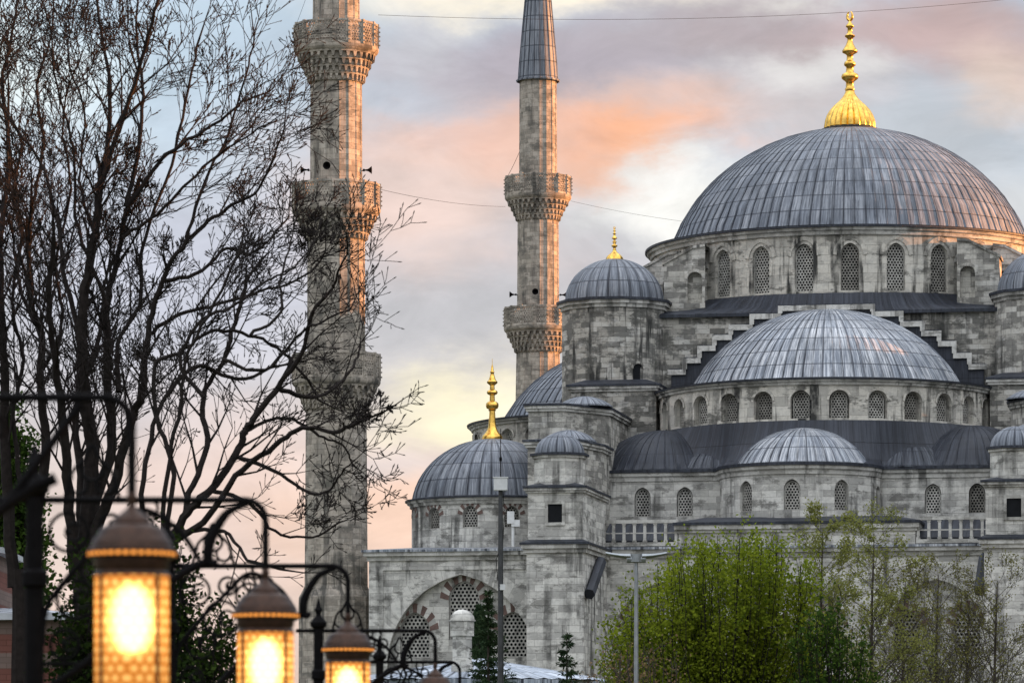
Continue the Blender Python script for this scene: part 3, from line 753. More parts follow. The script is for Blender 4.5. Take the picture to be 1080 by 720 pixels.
# piers with domed turrets
for s_ in (-1, 1):
    def neg(P): return [(-x_ if s_ > 0 else x_, y_) for x_, y_ in (P if s_ < 0 else P[::-1])]
    P = neg([(-15.75, -40), (-12.2, -40), (-12.2, -30.9), (-15.75, -30.9)])
    m = M(); m.prism(P, 0, 17.0); eave(m, P, 17.15, .38, 1, 2, .5, .25, .3)
    pier = m.build('pier', [STONEL, TRIM, LEADD], mosque)
    P2 = offset(P, -.08); m = M(); m.prism(P2, 17.4, 20.7); eave(m, P2, 20.6, .3, 1, 2, .28, .2, .6)
    xc = s_ * 13.98
    # small square window with raised stone surround
    x_w = xc + .0; fr = .12
    for (a, b, c_, d_) in ((-.62, .62, 19.62, 19.82), (-.62, .62, 18.32, 18.50), (-.62, -.44, 18.50, 19.62), (.44, .62, 18.50, 19.62)):
        m.box(x_w + a, x_w + b, -40.02, -39.9, c_, d_, 1)
    m.box(x_w - .44, x_w + .44, -39.935, -39.88, 18.5, 19.62, 3)
    st = m.build('turret_base', [STONEL, TRIM, LEADD, DARK], mosque)
    O = octo(xc, -38.3, 1.62); m = M(); m.prism(O, 20.75, 22.65, 0); m.prism(offset(O, .12), 22.5, 22.65, 1); m.prism(offset(O, .24), 22.65, 22.8, 2)
    tr = m.build('turret', [STONEL, TRIM, LEADD], mosque)
    m = M(); dome(m, xc, -38.3, 22.8, 1.55, 1.28, 18, nz=10, scallop=.10, lip=.1); m.build('turret_dome', LEAD, tr, 60)
    # lead covered raking chutes
    m = M()
    xo = s_ * 12.15 if s_ < 0 else 12.15
    m.tube([(xo * (1 if s_ < 0 else 1) - s_ * .25, -35.3, 16.35), (xo - s_ * .25, -39.7, 14.1)], .36, 6)
    m.build('raking_chute', LEADD, mosque)
    m = M(); m.tube([(s_ * 15.6, -33.0, 15.7), (s_ * 16.6, -33.0, 14.1)], .25, 6)
    m.build('raking_chute', LEADD, mosque)
# ---------------------------------------------------------------- MINARETS
def ring16(r, k=16, ph=0.0, roll=.05, w=.16):
    """16-sided shaft with a slim roll moulding on every arris"""
    out = []
    for i in range(k):
        a = 2 * pi * (i + ph) / k; d = 2 * pi / k
        out += [(a - d * w * .5, r), (a - d * w * .28, r + roll), (a + d * w * .28, r + roll), (a + d * w * .5, r), (a + d * .5, r * cos(d / 2 * .9))]
    return out
def shaft(m, prof, k=16, mi=0, ph=0.0, roll=.04):
    pts = ring16(1, k, ph, 0); us = [p[0] for p in pts] + [pts[0][0] + 2 * pi]
    for (r0, z0), (r1, z1) in zip(prof, prof[1:]):
        def fn(i, j):
            r, z = (r0, z0) if j == 0 else (r1, z1)
            q = ring16(r, k, ph, roll)[int(i) % len(pts)]
            return (q[1] * sin(q[0]), -q[1] * cos(q[0]), z)
        m.grid(fn, list(range(len(us))), [0, 1], mi, lambda i, j: (us[i] * r0, z0 if j == 0 else z1))
def balcony(parent, z, r_sh, r_b, h_par, h_muq, rsh2):
    """z = parapet top; parapet panels pierced, corbels in tiers below"""
    K = 16
    zb = z - h_par
    m = M()
    # floor slab and string courses
    m.lathe([(r_sh - .1, zb + .02), (r_b - .05, zb + .02)], 48)
    m.lathe([(r_b - .16, zb - .42), (r_b - .02, zb - .30), (r_b + .05, zb - .16), (r_b + .05, zb), (r_b - .1, zb + .02)], 48)
    # muqarnas tiers
    T = 4
    for t in range(T):
        f0, f1 = t / T, (t + 1) / T
        zt = zb - .40 - (h_muq - .4) * f0; zl = zb - .40 - (h_muq - .4) * f1
        ro = r_b - .14 - (r_b - .14 - rsh2 - .12) * (f0 ** .85); ri = r_b - .14 - (r_b - .14 - rsh2 - .12) * (f1 ** .85)
        m.lathe([(ri - .03, zl - .02), (ri - .02, zt - (zt - zl) * .25), (ro - .26, zt - .10), (ro - .02, zt - .09), (ro, zt)], 48)
        nk = 32; off = .5 * (t % 2)
        for i in range(nk):
            a = 2 * pi * (i + off) / nk; hw = pi / nk * .56
            def P(aa, r, zz): return (r * sin(aa), -r * cos(aa), zz)
            top = zt - .06; bot = zl + .0
            A = [P(a - hw, ro - .03, top), P(a + hw, ro - .03, top), P(a + hw * .45, ro - .06, zl + (zt - zl) * .12), P(a - hw * .45, ro - .06, zl + (zt - zl) * .12)]
            B = [P(a - hw, ri - .1, top), P(a + hw, ri - .1, top), P(a + hw * .35, ri - .06, zl - .06), P(a - hw * .35, ri - .06, zl - .06)]
            ids = [m.v(p) for p in A + B]
            for q in ((3, 2, 1, 0), (0, 1, 5, 4), (1, 2, 6, 5), (2, 3, 7, 6), (3, 0, 4, 7)): m.f([ids[j] for j in q], [(i * .4, top), (i * .4 + .2, top), (i * .4 + .2, bot), (i * .4, bot)])
    b = m.build('balcony', [MINAR], parent)
    # parapet: pierced panels between posts
    m = M()
    for i in range(K):
        a0 = 2 * pi * (i + .5) / K; a1 = a0 + 2 * pi / K; rr = r_b
        p0 = Vector((rr * sin(a0), -rr * cos(a0), 0)); p1 = Vector((rr * sin(a1), -rr * cos(a1), 0))
        d = (p1 - p0); L = d.length; d.normalize(); nrm = Vector((d.y, -d.x, 0))
        def G(u, v, n_): return p0 + d * u + nrm * n_ + Vector((0, 0, zb + v))
        # rails
        def bx(u0, u1, v0, v1, n0, n1):
            c = [G(u0, v0, n1), G(u1, v0, n1), G(u1, v1, n1), G(u0, v1, n1), G(u0, v0, n0), G(u1, v0, n0), G(u1, v1, n0), G(u0, v1, n0)]
            ids = [m.v(p) for p in c]
            for q in ((0, 1, 2, 3), (3, 2, 6, 7), (1, 0, 4, 5), (1, 5, 6, 2), (0, 3, 7, 4), (5, 4, 7, 6)): m.f([ids[j] for j in q], [(u0 + i * L, v0), (u1 + i * L, v0), (u1 + i * L, v1), (u0 + i * L, v1)])
        bx(0, L, 0, .16, -.1, .02); bx(0, L, h_par - .14, h_par, -.1, .04)
        bx(-.09, .09, 0, h_par + .04, -.12, .07)
        bx(.09, .2, .16, h_par - .14, -.08, 0); bx(L - .2, L - .09, .16, h_par - .14, -.08, 0)
        for q in range(5): bx(-.05, .05, .18 + q * (h_par - .3) / 4.4, .27 + q * (h_par - .3) / 4.4, .06, .16)
        s = .20; hr = s / sqrt(3); ri = .30 * s; w0, w1 = .2, L - .2
        nr = int((h_par - .3) / (.866 * s)) + 1
        for jj in range(nr):
            for ii in range(int((w1 - w0) / s) + 1):
                cu = w0 + s * .5 + s * (ii + .5 * (jj % 2)) - s * .25; cv = .16 + s * .45 + .866 * s * jj
                if cu > w1 + .02 or cv > h_par - .12: continue
                o_ = [m.v(G(cu + hr * sin(pi / 3 * k), cv + hr * cos(pi / 3 * k), -.02)) for k in range(6)]
                n_ = [m.v(G(cu + ri * sin(pi / 3 * k), cv + ri * cos(pi / 3 * k), -.02)) for k in range(6)]
                q_ = [m.v(G(cu + ri * sin(pi / 3 * k), cv + ri * cos(pi / 3 * k), -.09)) for k in range(6)]
                for k in range(6):
                    k2 = (k + 1) % 6
                    m.f([o_[k2], n_[k2], n_[k], o_[k]], [(i, jj)] * 4); m.f([n_[k2], q_[k2], q_[k], n_[k]], [(i, jj)] * 4)
    m.build('parapet', [MINAR], b, smooth=0)
def speaker(parent, loc, ang):
    m = M(Matrix.Rotation(ang, 4, 'Z') @ Matrix.Scale(.72, 4))
    rings = [(.07, -.10), (.07, -.32), (.11, -.50), (.2, -.68), (.34, -.80), (.36, -.82), (.30, -.78), (.10, -.5), (.03, -.45)]
    n_ = 14
    for (r0, y0), (r1, y1) in zip(rings, rings[1:]):
        for i in range(n_):
            a, b = 2 * pi * i / n_, 2 * pi * (i + 1) / n_
            m.f([m.v((r0 * cos(a), y0, r0 * sin(a))), m.v((r0 * cos(b), y0, r0 * sin(b))), m.v((r1 * cos(b), y1, r1 * sin(b))), m.v((r1 * cos(a), y1, r1 * sin(a)))])
    m.tube([(0, .3, -.12), (0, -.12, 0)], .045, 6); m.tube([(0, -.05, 0), (0, -.2, 0)], .12, 8)
    return m.build('loudspeaker', IRON, parent, loc=loc)
def minaret(X, Y, rots, label, bal, prof, cone, extra=()):
    t = empty('minaret', (X, Y, 0), R(rots), label=label, cat='minaret', group='minarets of the mosque')
    m = M(); shaft(m, prof)
    m.build('shaft', MINAR, t)
    for b in bal: balcony(t, *b)
    z0, r0, z1 = cone
    m = M(); nr = 16
    k = 14
    P = [(r0 + .22, z0 - .12), (r0 + .24, z0), (r0 + .1, z0 + .06)] + [(r0 * ((1 - i / k) ** .86) + .02 + .1 * (1 - i / k), z0 + .06 + (z1 - z0) * i / k) for i in range(1, k + 1)]
    cols = []
    for i in range(20):
        for tt, h in ((0, .05), (.08, .05), (.12, 0), (.88, 0), (.92, .05)): cols.append((2 * pi * (i + tt) / 20, h, i + tt))
    cols.append((2 * pi, .05, 20))
    def fn(c_, j):
        a, h, u = cols[c_]; r, z = P[j]; rr = r + h * min(1, r)
        return (rr * sin(a), -rr * cos(a), z)
    m.grid(fn, list(range(len(cols))), list(range(len(P))), 0, lambda c_, j: (cols[c_][2], P[j][1]))
    sp = m.build('spire', LEAD, t, 50)
    finial(sp, 0, 0, z1 - .1, 3.2, .32, 10)
    for (z, r, a) in extra: speaker(t, ((r + .1) * sin(a), -(r + .1) * cos(a), z), a)
    return t
def zz(py, d): return EYE + (HOR - py) * d / FPX
D1 = 277.0; q = D1 / FPX
minaret((354.6 - 540) * q, D1, 9, 'nearer and thicker stone minaret left of the small dome, its lower half behind bare branches',
    [(zz(27, D1), 1.5, 44 * q, 1.55, 2.2, 1.66), (zz(195, D1), 1.62, 46 * q, 1.6, 2.0, 1.86), (zz(374, D1), 1.82, 46 * q, 1.7, 1.9, 1.96)],
    [(2.42, 0), (2.40, zz(630, D1)), (2.12, zz(622, D1)), (2.02, zz(618, D1)), (1.93, zz(420, D1)), (1.86, zz(375, D1)), (1.83, zz(250, D1)), (1.66, zz(195, D1)), (1.64, zz(85, D1)), (1.5, zz(30, D1)), (1.44, zz(-60, D1))],
    (zz(-60, D1), 1.44, zz(-220, D1)),
    [(zz(180, D1), 1.62, R(-90)), (zz(180, D1), 1.62, R(-22)), (zz(180, D1), 1.62, R(75)), (zz(180, D1), 1.62, R(160))])
D2 = 345.0; q = D2 / FPX
minaret((567.5 - 540) * q, D2, 4, 'thinner more distant stone minaret with grey conical spire rising behind the corner domes',
    [(zz(187, D2), 1.45, 34.5 * q, 1.55, 2.0, 1.6), (zz(325, D2), 1.55, 35.5 * q, 1.6, 2.0, 1.72)],
    [(1.9, 0), (1.78, zz(420, D2)), (1.72, zz(372, D2)), (1.66, zz(330, D2)), (1.62, zz(232, D2)), (1.5, zz(190, D2)), (1.46, zz(86, D2))],
    (zz(85, D2), 1.5, zz(-125, D2)),
    [(zz(311, D2), 1.62, R(-86)), (zz(311, D2), 1.62, R(-10)), (zz(311, D2), 1.62, R(84))])
# wires strung high between the minarets
def wire(name, a, b, sag, label, r=.016):
    m = M(); a, b = Vector(a), Vector(b); k = 24
    m.tube([a + (b - a) * (i / k) - Vector((0, 0, sag * 4 * (i / k) * (1 - i / k))) for i in range(k + 1)], r, 4)
    o = m.build(name, IRON); tag(o, label, 'cable', 'cables strung between the minarets'); return o
wire('cable', pt(399, 16, 276), pt(1130, -8, 330), 1.0, 'thin cable strung across the top of the sky from the nearer minaret')
wire('cable', pt(402, 200, 276), pt(533, 218, 344), .25, 'thin cable strung between the two minarets at balcony height', .014)
wire('cable', pt(602, 212, 345), pt(760, 238, 312), .2, 'thin cable running from the thinner minaret towards the big dome', .012)
wire('cable', pt(332, -30, 276), pt(311, 30, 275), .1, 'short slanting cable left of the top balcony of the nearer minaret', .012)
wire('cable', pt(548, 160, 344), pt(533, 190, 343), .1, 'short slanting cable above the top balcony of the thinner minaret', .02)
# ---------------------------------------------------------------- GROUND and near buildings
m = M(); m.grid(lambda a, b: (a, b, 0), [-1500, -400, -100, 0, 100, 400, 1500], [-300, 0, 100, 200, 400, 900, 3000])
g, nn, b = mat('ground_grass', .95, 0, .1)
gp = nn.new('ShaderNodeNewGeometry').outputs['Position']
nn.inp(b.inputs['Base Color'], nn.mix(nn.noise(gp, .2, 6), (.045, .06, .02, 1), (.10, .095, .05, 1)))
tag(m.build('ground', g, smooth=0), 'park ground of thin grass', kind='structure')
m = M(); m.box(-40, 40, 228, 252, -.05, .02)
tag(m.build('pavement', plain('paving', (.22, .21, .2), .9, 0, .2, .3, .5), smooth=0), 'stone paved forecourt before the mosque', kind='structure')
# low building with shallow lead roof and domed chimney
D = 205.0; q = D / FPX
rb = empty('fountain_house', ((505 - 540) * q, D, 0), R(8), label='low building with a shallow pale lead roof at the foot of the mosque', cat='building')
zr = zz(716, 200)
m = M(); P = octo(0, 0, 6.0, 8); m.prism(P, 0, zr - .25); m.build('wall', STONE, rb)
m = M(); Pe = octo(0, 0, 6.6, 8)
m.prism(Pe, zr - .28, zr, 0, cap=True)
ctr = (0, 0)
cols = 96
def rfn(i, j):
    a = 2 * pi * i / cols; t = [1.0, .97, .75, .5, .25, .03][j]
    d = pi / 4; aa = ((a + 1e-9) % d) - d / 2; rr = 6.6 * cos(d / 2) / cos(aa) * t
    rib = .05 if i % 2 == 0 else 0
    return (rr * sin(a), -rr * cos(a), zr + .02 + rib * t + 1.15 * (1 - t) ** .9)
m.grid(rfn, list(range(cols + 1)), list(range(6)), 0, lambda i, j: (i / 2, j * 1.2))
m.build('roof', lead('pale_lead', (.30, .34, .40, 1), (.52, .56, .62, 1), True), rb, 30)
ch = empty('chimney', pt(487.5, 700, 201) - Vector((0, 0, .1)), 0, label='white stone chimney with rounded cap on the shallow lead roof', cat='chimney')
u = 201 / FPX; m = M()
P = octo(0, 0, 11 * u, 8); m.prism(octo(0, 0, 12.5 * u, 8), -.5, 5 * u, 0); m.prism(P, 5 * u, 32 * u, 0); m.build('shaft', STONEL, ch)
m = M(); m.prism(octo(0, 0, 13.4 * u, 8), 32 * u, 47 * u); m.build('collar', STONEL, ch)
m = M(); m.lathe([(13 * u, 47 * u), (14 * u, 47.5 * u), (14 * u, 49 * u)] + [(13 * u * cos(R(t)), 49 * u + 11 * u * sin(R(t))) for t in range(0, 91, 10)], 24); m.build('cap', STONEL, ch, 50)
# pinkish striped building at lower left
D = 120.0; q = D / FPX
strip, nn, b = mat('pink_striped_masonry', .9, 0, .2)
uv = nn.new('ShaderNodeTexCoord').outputs['UV']; sx_, sy_, sz_ = nn.sep(uv)
st_ = nn.m('GREATER_THAN', nn.m('FRACT', nn.m('MULTIPLY', sy_, 1.05)), .55)
br = nn.new('ShaderNodeTexBrick'); nn.inp(br.inputs['Vector'], uv); br.inputs['Scale'].default_value = 1; br.inputs['Brick Width'].default_value = .5; br.inputs['Row Height'].default_value = .16; br.inputs['Mortar Size'].default_value = .012
br.inputs['Color1'].default_value = (1, 1, 1, 1); br.inputs['Color2'].default_value = (.75, .75, .75, 1); br.inputs['Mortar'].default_value = (.6, .6, .6, 1)
nn.inp(b.inputs['Base Color'], nn.mix(.9, nn.mix(st_, (.20, .085, .068, 1), (.22, .16, .14, 1)), br.outputs[0], 'MULTIPLY'))
hb = empty('bath_house', pt(30, 840, D), 0, label='low pink brick and stone building with pale lead eaves at the lower left corner', cat='building')
hb.location.z = 0
def zq(py): return EYE + (HOR - py) * q
m = M(); P1 = [(-6, -1), (1.35, -1), (1.35, 6), (-6, 6)]; m.prism(P1, 0, zq(655)); m.prism(offset(P1, .25), zq(655), zq(648), 1)
P2 = [(-6, 0.5), (-1.0, .5), (-1.0, 5), (-6, 5)]; m.prism(P2, 0, zq(582)); m.prism(offset(P2, .25), zq(582), zq(576), 1)
m.build('wall', [strip, plain('pale_lead_edge', (.5, .52, .56), .5, .2, .5, .2, 1)], hb)
m = M(); m.prism(offset(P1, .2), zq(648), zq(640), 0, top=offset(P1, -1.5)); m.prism(offset(P2, .2), zq(576), zq(568), 0, top=offset(P2, -1.5)); m.build('roof', LEADB, hb)
# ---------------------------------------------------------------- conifers
def leafmat(name, c1, c2, trans=.35):
    m_ = bpy.data.materials.new(name); m_.use_nodes = True; nn = N(m_.node_tree); nn.n.clear()
    ri = nn.new('ShaderNodeNewGeometry').outputs['Random Per Island']
    gp = nn.new('ShaderNodeNewGeometry').outputs['Position']
    f = nn.m('ADD', nn.m('MULTIPLY', ri, .6), nn.m('MULTIPLY', nn.ramp(nn.noise(gp, .8, 3), [(.35, 0), (.65, 1)]), .4))
    c_ = nn.mix(f, c1, c2)
    d = nn.new('ShaderNodeBsdfDiffuse'); t = nn.new('ShaderNodeBsdfTranslucent'); nn.inp(d.inputs[0], c_); nn.inp(t.inputs[0], c_)
    x_ = nn.new('ShaderNodeMixShader'); x_.inputs[0].default_value = trans
    nn.l.new(d.outputs[0], x_.inputs[1]); nn.l.new(t.outputs[0], x_.inputs[2])
    o = nn.new('ShaderNodeOutputMaterial'); nn.l.new(x_.outputs[0], o.inputs[0]); return m_
BARK = plain('dark_bark', (.019, .015, .014), .95, 0, .15, .4, 6, .02)
BARKL = plain('grey_bark', (.055, .046, .038), .95, 0, .15, .3, 6)
NEED = leafmat('conifer_needles', (.018, .035, .02, 1), (.05, .075, .035, 1), .15)
rnd = random.Random(11)
def rv(s=1): return Vector((rnd.uniform(-s, s), rnd.uniform(-s, s), rnd.uniform(-s, s)))
def leaf(m, p, size, d=None, ar=.55):
    d = (d or rv()).normalized(); s_ = d.cross(rv()).normalized() * size * ar * .5
    a = p; b_ = p + d * size * .5 + s_; c_ = p + d * size; e = p + d * size * .5 - s_
    m.f([m.v(a), m.v(b_), m.v(c_), m.v(e)])
def conifer(px, pytop, D, Hh, rad, label, dens=1.0, tiers=15, cat='conifer tree'):
    p = pt(px, pytop, D); z1 = p.z; base = Vector((p.x, D, 0))
    t = empty('conifer_tree', base, 0, label=label, cat=cat)
    m = M(); m.tube([(0, 0, 0), (0, 0, z1 * .5), (0, 0, z1 - .1)], [.14, .09, .015], 6); m.build('trunk', BARKL, t)
    m = M()
    for i in range(tiers):
        f = (i + rnd.random() * .5) / tiers; z = z1 - .15 - Hh * f; r = rad * (f ** .9) + .08
        for k in range(6):
            a = rnd.uniform(0, 2 * pi); L = r * rnd.uniform(.65, 1.1)
            tip = Vector((L * cos(a), L * sin(a), z + L * .12)); o = Vector((0, 0, z))
            m.tube([o, (o + tip) * .5 + Vector((0, 0, -.03)), tip], [.022, .015, .006], 3, 0, False)
            n_ = int((10 + 34 * L) * dens)
            for _ in range(n_):
                s_ = rnd.random(); q_ = o.lerp(tip, s_) + rv(.05)
                leaf(m, q_, rnd.uniform(.13, .26) * (1.2 - .4 * s_), (tip - o).normalized() * .8 + rv(.9) + Vector((0, 0, -.15)), .3)
    m.build('crown', NEED, t, smooth=0); return t
conifer(515, 620, 188, 7.5, 2.0, 'slender dark spruce in front of the mosque wall beside the camera pole', 1.5, 26)
conifer(598, 664, 188, 5.5, 1.2, 'small pale tipped spruce at the foot of the square stone pier', 1, 16)
def cypress(px, pytop, D, Hh, rad, label):
    p = pt(px, pytop, D); t = empty('cypress_tree', (p.x, D, 0), 0, label=label, cat='cypress tree')
    m = M(); m.tube([(0, 0, 0), (0, 0, p.z - .5)], [.16, .03], 6); m.build('trunk', BARKL, t)
    m = M()
    for _ in range(5200):
        f = rnd.random() ** .8; z = p.z - Hh * f; r = rad * min(1, (f * 2.6) ** .7) * (rnd.random() ** .35); a = rnd.uniform(0, 2 * pi)
        r *= 1 + .2 * sin(a * 3 + z * 2)
        leaf(m, Vector((r * cos(a), r * sin(a), z)), rnd.uniform(.15, .3), Vector((cos(a) * .4, sin(a) * .4, 1)) + rv(.4), .4)
    m.build('crown', NEED, t, smooth=0)
cypress(505, 640, 215, 5.5, .62, 'narrow dark cypress between the chimney and the spruce')
# ---------------------------------------------------------------- poles
D = 134.0; q = D / FPX
p = pt(671, 588, D)
t = empty('street_lamp', (p.x, D, 0), 0, label='tall unlit street lamp with two spread silver heads in front of the green tree', cat='street lamp')
m = M(); m.tube([(0, 0, 0), (0, 0, 1.2), (0, 0, 1.25), (0, 0, p.z)], [.14, .13, .085, .06], 10); m.build('pole', GREYM, t)
m = M(); m.tube([(-.3, 0, p.z - .02), (.3, 0, p.z - .02)], .14, 10); m.prism(octo(0, 0, .2, 10), p.z - .13, p.z + .12); hub = m.build('hub', GREYM, t)
for s_ in (-1, 1):
    m = M(); sec = []
    for i in range(9):
        f = i / 8; x_ = s_ * (.18 + .78 * f); w = .13 + .05 * sin(pi * f) - .06 * f; z_ = p.z + .02 + .10 * f * f + .03; th = .075 * (1 - .55 * f) + .01
        sec.append([m.v((x_, w * cos(a) * 1.4, z_ + th * sin(a))) for a in [2 * pi * j / 10 for j in range(10)]])
    for A, B in zip(sec, sec[1:]):
        for j in range(10): m.f([A[j], A[(j + 1) % 10], B[(j + 1) % 10], B[j]])
    m.f(sec[-1]); m.build('lamp_head', GREYM, t, 60)
D = 150.0; p = pt(528, 508, D)
t = empty('camera_pole', (p.x, D, 0), 0, label='tall dark pole with white equipment box and thin antenna in front of the small dome', cat='pole')
m = M(); m.tube([(0, 0, 0), (0, 0, zz(560, D)), (0, 0, zz(510, D))], [.13, .09, .07], 10); m.build('pole', plain('dark_steel', (.05, .052, .055), .5, .4, .5, .3, 5), t)
m = M(); m.tube([(0, 0, zz(510, D)), (.0, 0, zz(452, D))], [.022, .012], 6); m.tube([(0, 0, zz(486, D)), (0, 0, zz(482, D))], .05, 6); m.build('antenna', IRON, t)
m = M(); m.box(-.24, .24, -.2, .12, zz(517, D), zz(504, D)); m.box(-.27, .27, -.22, .14, zz(504, D), zz(503, D)); m.build('equipment_box', WHITEM, t)
m = M(); m.box(-.02, .16, -.22, -.08, zz(622, D), zz(616, D)); m.build('equipment_box', WHITEM, t)
m = M(); m.tube([(.09, -.03, zz(518, D)), (.13, -.04, zz(545, D)), (.08, -.03, zz(570, D)), (-.16, -.03, zz(590, D)), (-.1, 0, zz(612, D))], .014, 5); m.build('cable', IRON, t)
# small white camera mast on the gallery roof
p = pt(541, 566, 262)
t = empty('camera_mast', (p.x, 262, p.z - .6), 0, label='short white mast with a surveillance camera on the gallery roof beside the turret', cat='camera')
u = 262 / FPX; m = M(); m.tube([(0, 0, 0), (0, 0, .6 + 16 * u)], .09, 8); m.build('mast', WHITEM, t)
m = M(); m.box(-.36, .08, -.2, .2, .6 + 14 * u, .6 + 27 * u); m.box(-.1, .42, -.16, .16, .6 + 11 * u, .6 + 18 * u); m.build('camera_housing', WHITEM, t)
# ---------------------------------------------------------------- BARE TREES
def grow(m, p, d, L, r, lvl, rn, up=.42, rmin=.009, cb=None):
    seg = max(2, int(L / .55)); pts = [p.copy()]; rr = [r]; d = d.normalized()
    kids = []
    for i in range(seg):
        d = (d + Vector((rn.uniform(-1, 1), rn.uniform(-1, 1), rn.uniform(-1, 1))) * .17 + Vector((0, 0, up * .25))).normalized()
        p = p + d * (L / seg); pts.append(p.copy()); f = (i + 1) / seg
        rr.append(max(rmin, r * (1 - .72 * f)))
        kids.append((p.copy(), d.copy(), f, rr[-1]))
    m.tube(pts, rr, 4 if r > .05 else 3, 0, False)
    if lvl <= 0:
        if cb: cb(pts); return
        e = pts[-1]; m.tube([e, e + d * .06, e + d * .11], [rmin, .017, .004], 3, 0, False)
        return
    n_ = {1: 4, 2: 5, 3: 6}.get(lvl, 5)
    for k in range(n_):
        kp, kd, f, kr = kids[min(len(kids) - 1, int((.15 + .85 * (k + rn.random()) / n_) * len(kids)))]
        ax = kd.orthogonal().normalized(); ax = Matrix.Rotation(rn.uniform(0, 2 * pi), 3, kd) @ ax
        nd = kd * cos(R(rn.uniform(22, 52))) + ax * sin(R(38))
        grow(m, kp, nd, L * rn.uniform(.40, .64) * (1.1 - .35 * f), max(rmin, kr * .68), lvl - 1, rn, up, rmin, cb)
def spline(P, k=6):
    out = []
    for i in range(len(P) - 1):
        a = P[max(i - 1, 0)]; b = P[i]; c_ = P[i + 1]; d = P[min(i + 2, len(P) - 1)]
        for j in range(k):
            t = j / k
            out.append(.5 * ((2 * b) + (c_ - a) * t + (2 * a - 5 * b + 4 * c_ - d) * t * t + (3 * b - a - 3 * c_ + d) * t ** 3))
    out.append(P[-1].copy()); return out
def bare_tree(label, D, limbs, seed, trunk, dens=1.0, mat_=None, lsc=1.0):
    rn = random.Random(seed); q = D / FPX
    base = pt(trunk[0][0], 840, D); base.z = 0
    t = empty('bare_tree', base, 0, label=label, cat='tree', group='leafless trees at the left')
    m = M(); tp = [pt(a, b, D) - base for a, b, w in trunk]; tp.insert(0, Vector((0, 0, 0)))
    m.tube(spline(tp, 3), [trunk[0][2] * q * .62 + (trunk[-1][2] * q * .5 - trunk[0][2] * q * .62) * (i / (3 * (len(tp) - 1))) for i in range(3 * (len(tp) - 1) + 1)], 9)
    m.build('trunk', mat_ or BARK, t)
    m = M()
    for L_ in limbs:
        w0, w1, dz, pts_ = L_[0], L_[1], L_[2], L_[3]
        P = [pt(a, b, D + dz * (i / max(1, len(pts_) - 1)) ** 1.2) - base for i, (a, b) in enumerate(pts_)]
        sp = spline(P, 5); k = len(sp)
        sp = [s_ + Vector((rn.uniform(-1, 1), rn.uniform(-1, 1), rn.uniform(-1, 1))) * .035 for s_ in sp]
        rad = [max(.02, (w0 + (w1 - w0) * (i / (k - 1)) ** .8) * q * .43) for i in range(k)]
        m.tube(sp, rad, 6, 0, False)
        tot = sum((sp[i + 1] - sp[i]).length for i in range(k - 1))
        nb = int(tot * 1.55 * dens)
        for j in range(nb):
            f = .22 + .78 * (j + rn.random()) / nb; i = min(k - 2, int(f * (k - 1)))
            d = (sp[i + 1] - sp[i]).normalized(); ax = Matrix.Rotation(rn.uniform(0, 2 * pi), 3, d) @ d.orthogonal().normalized()
            nd = d * cos(R(38)) + ax * sin(R(38)) * .9
            grow(m, sp[i], nd, lsc * rn.uniform(1.2, 2.9) * (1.15 - .55 * f), min(rad[i] * .55, .042), 2 if rn.random() < .88 else 3, rn)
        grow(m, sp[-1], (sp[-1] - sp[-2]), 1.1, rad[-1], 2, rn)
    m.build('branches', mat_ or BARK, t, smooth=60); return t
bare_tree('tall many-stemmed leafless tree with upright limbs, middle of the bare trees at the left', 112, [
    (22, 9, 0, [(86, 600), (97, 489), (90, 420), (86, 365), (90, 304), (100, 246), (104, 200)]),
    (9, 2, 1.5, [(104, 200), (113, 153), (116, 92), (106, 31), (98, -30)]),
    (8, 3, -2, [(104, 200), (128, 130), (150, 62), (166, 0), (170, -50)]),
    (8, 2, 2, [(86, 365), (70, 300), (62, 240), (46, 180), (20, 138), (-10, 90)]),
    (18, 6, 2, [(92, 600), (98, 540), (118, 470), (113, 400), (113, 322), (122, 280), (134, 218)]),
    (7, 2, 3, [(134, 218), (147, 150), (150, 90), (143, 30), (150, -30)]),
    (7, 2, -1, [(134, 218), (165, 175), (190, 153), (232, 128), (256, 108), (286, 96)]),
    (18, 5, -2, [(90, 600), (104, 550), (120, 511), (138, 444), (150, 414), (156, 353), (171, 295), (196, 255)]),
    (6, 2, -3, [(196, 255), (220, 234), (244, 216), (268, 203), (290, 165), (300, 130)]),
    (5, 2, 1, [(196, 255), (216, 190), (240, 140), (262, 70), (268, 30)]),
    (16, 6, -3, [(80, 610), (72, 520), (66, 440), (58, 380), (52, 320), (56, 250)]),
    (13, 5, 4, [(88, 600), (84, 500), (80, 430), (104, 360), (110, 300)]),
    (7, 3, 3, [(125, 414), (125, 362), (147, 322), (150, 260), (176, 190), (196, 110), (210, 40)]),
    (6, 2, 0, [(156, 353), (190, 330), (230, 322), (275, 307), (320, 292), (345, 262)]),
    (6, 2, -2, [(113, 322), (100, 290), (80, 230), (78, 160), (60, 90), (52, 20)]),
    (6, 2, 3, [(171, 295), (205, 290), (240, 262), (262, 268), (290, 246), (306, 226)]),
    (5, 2, -2, [(128, 250), (160, 230), (186, 205), (222, 170), (252, 150), (284, 128)]),
    (4, 2, 2, [(100, 246), (84, 190), (90, 120), (72, 60), (84, -10)]),
], 21, [(92, 720, 26), (90, 640, 24), (86, 600, 22)], 1.3)
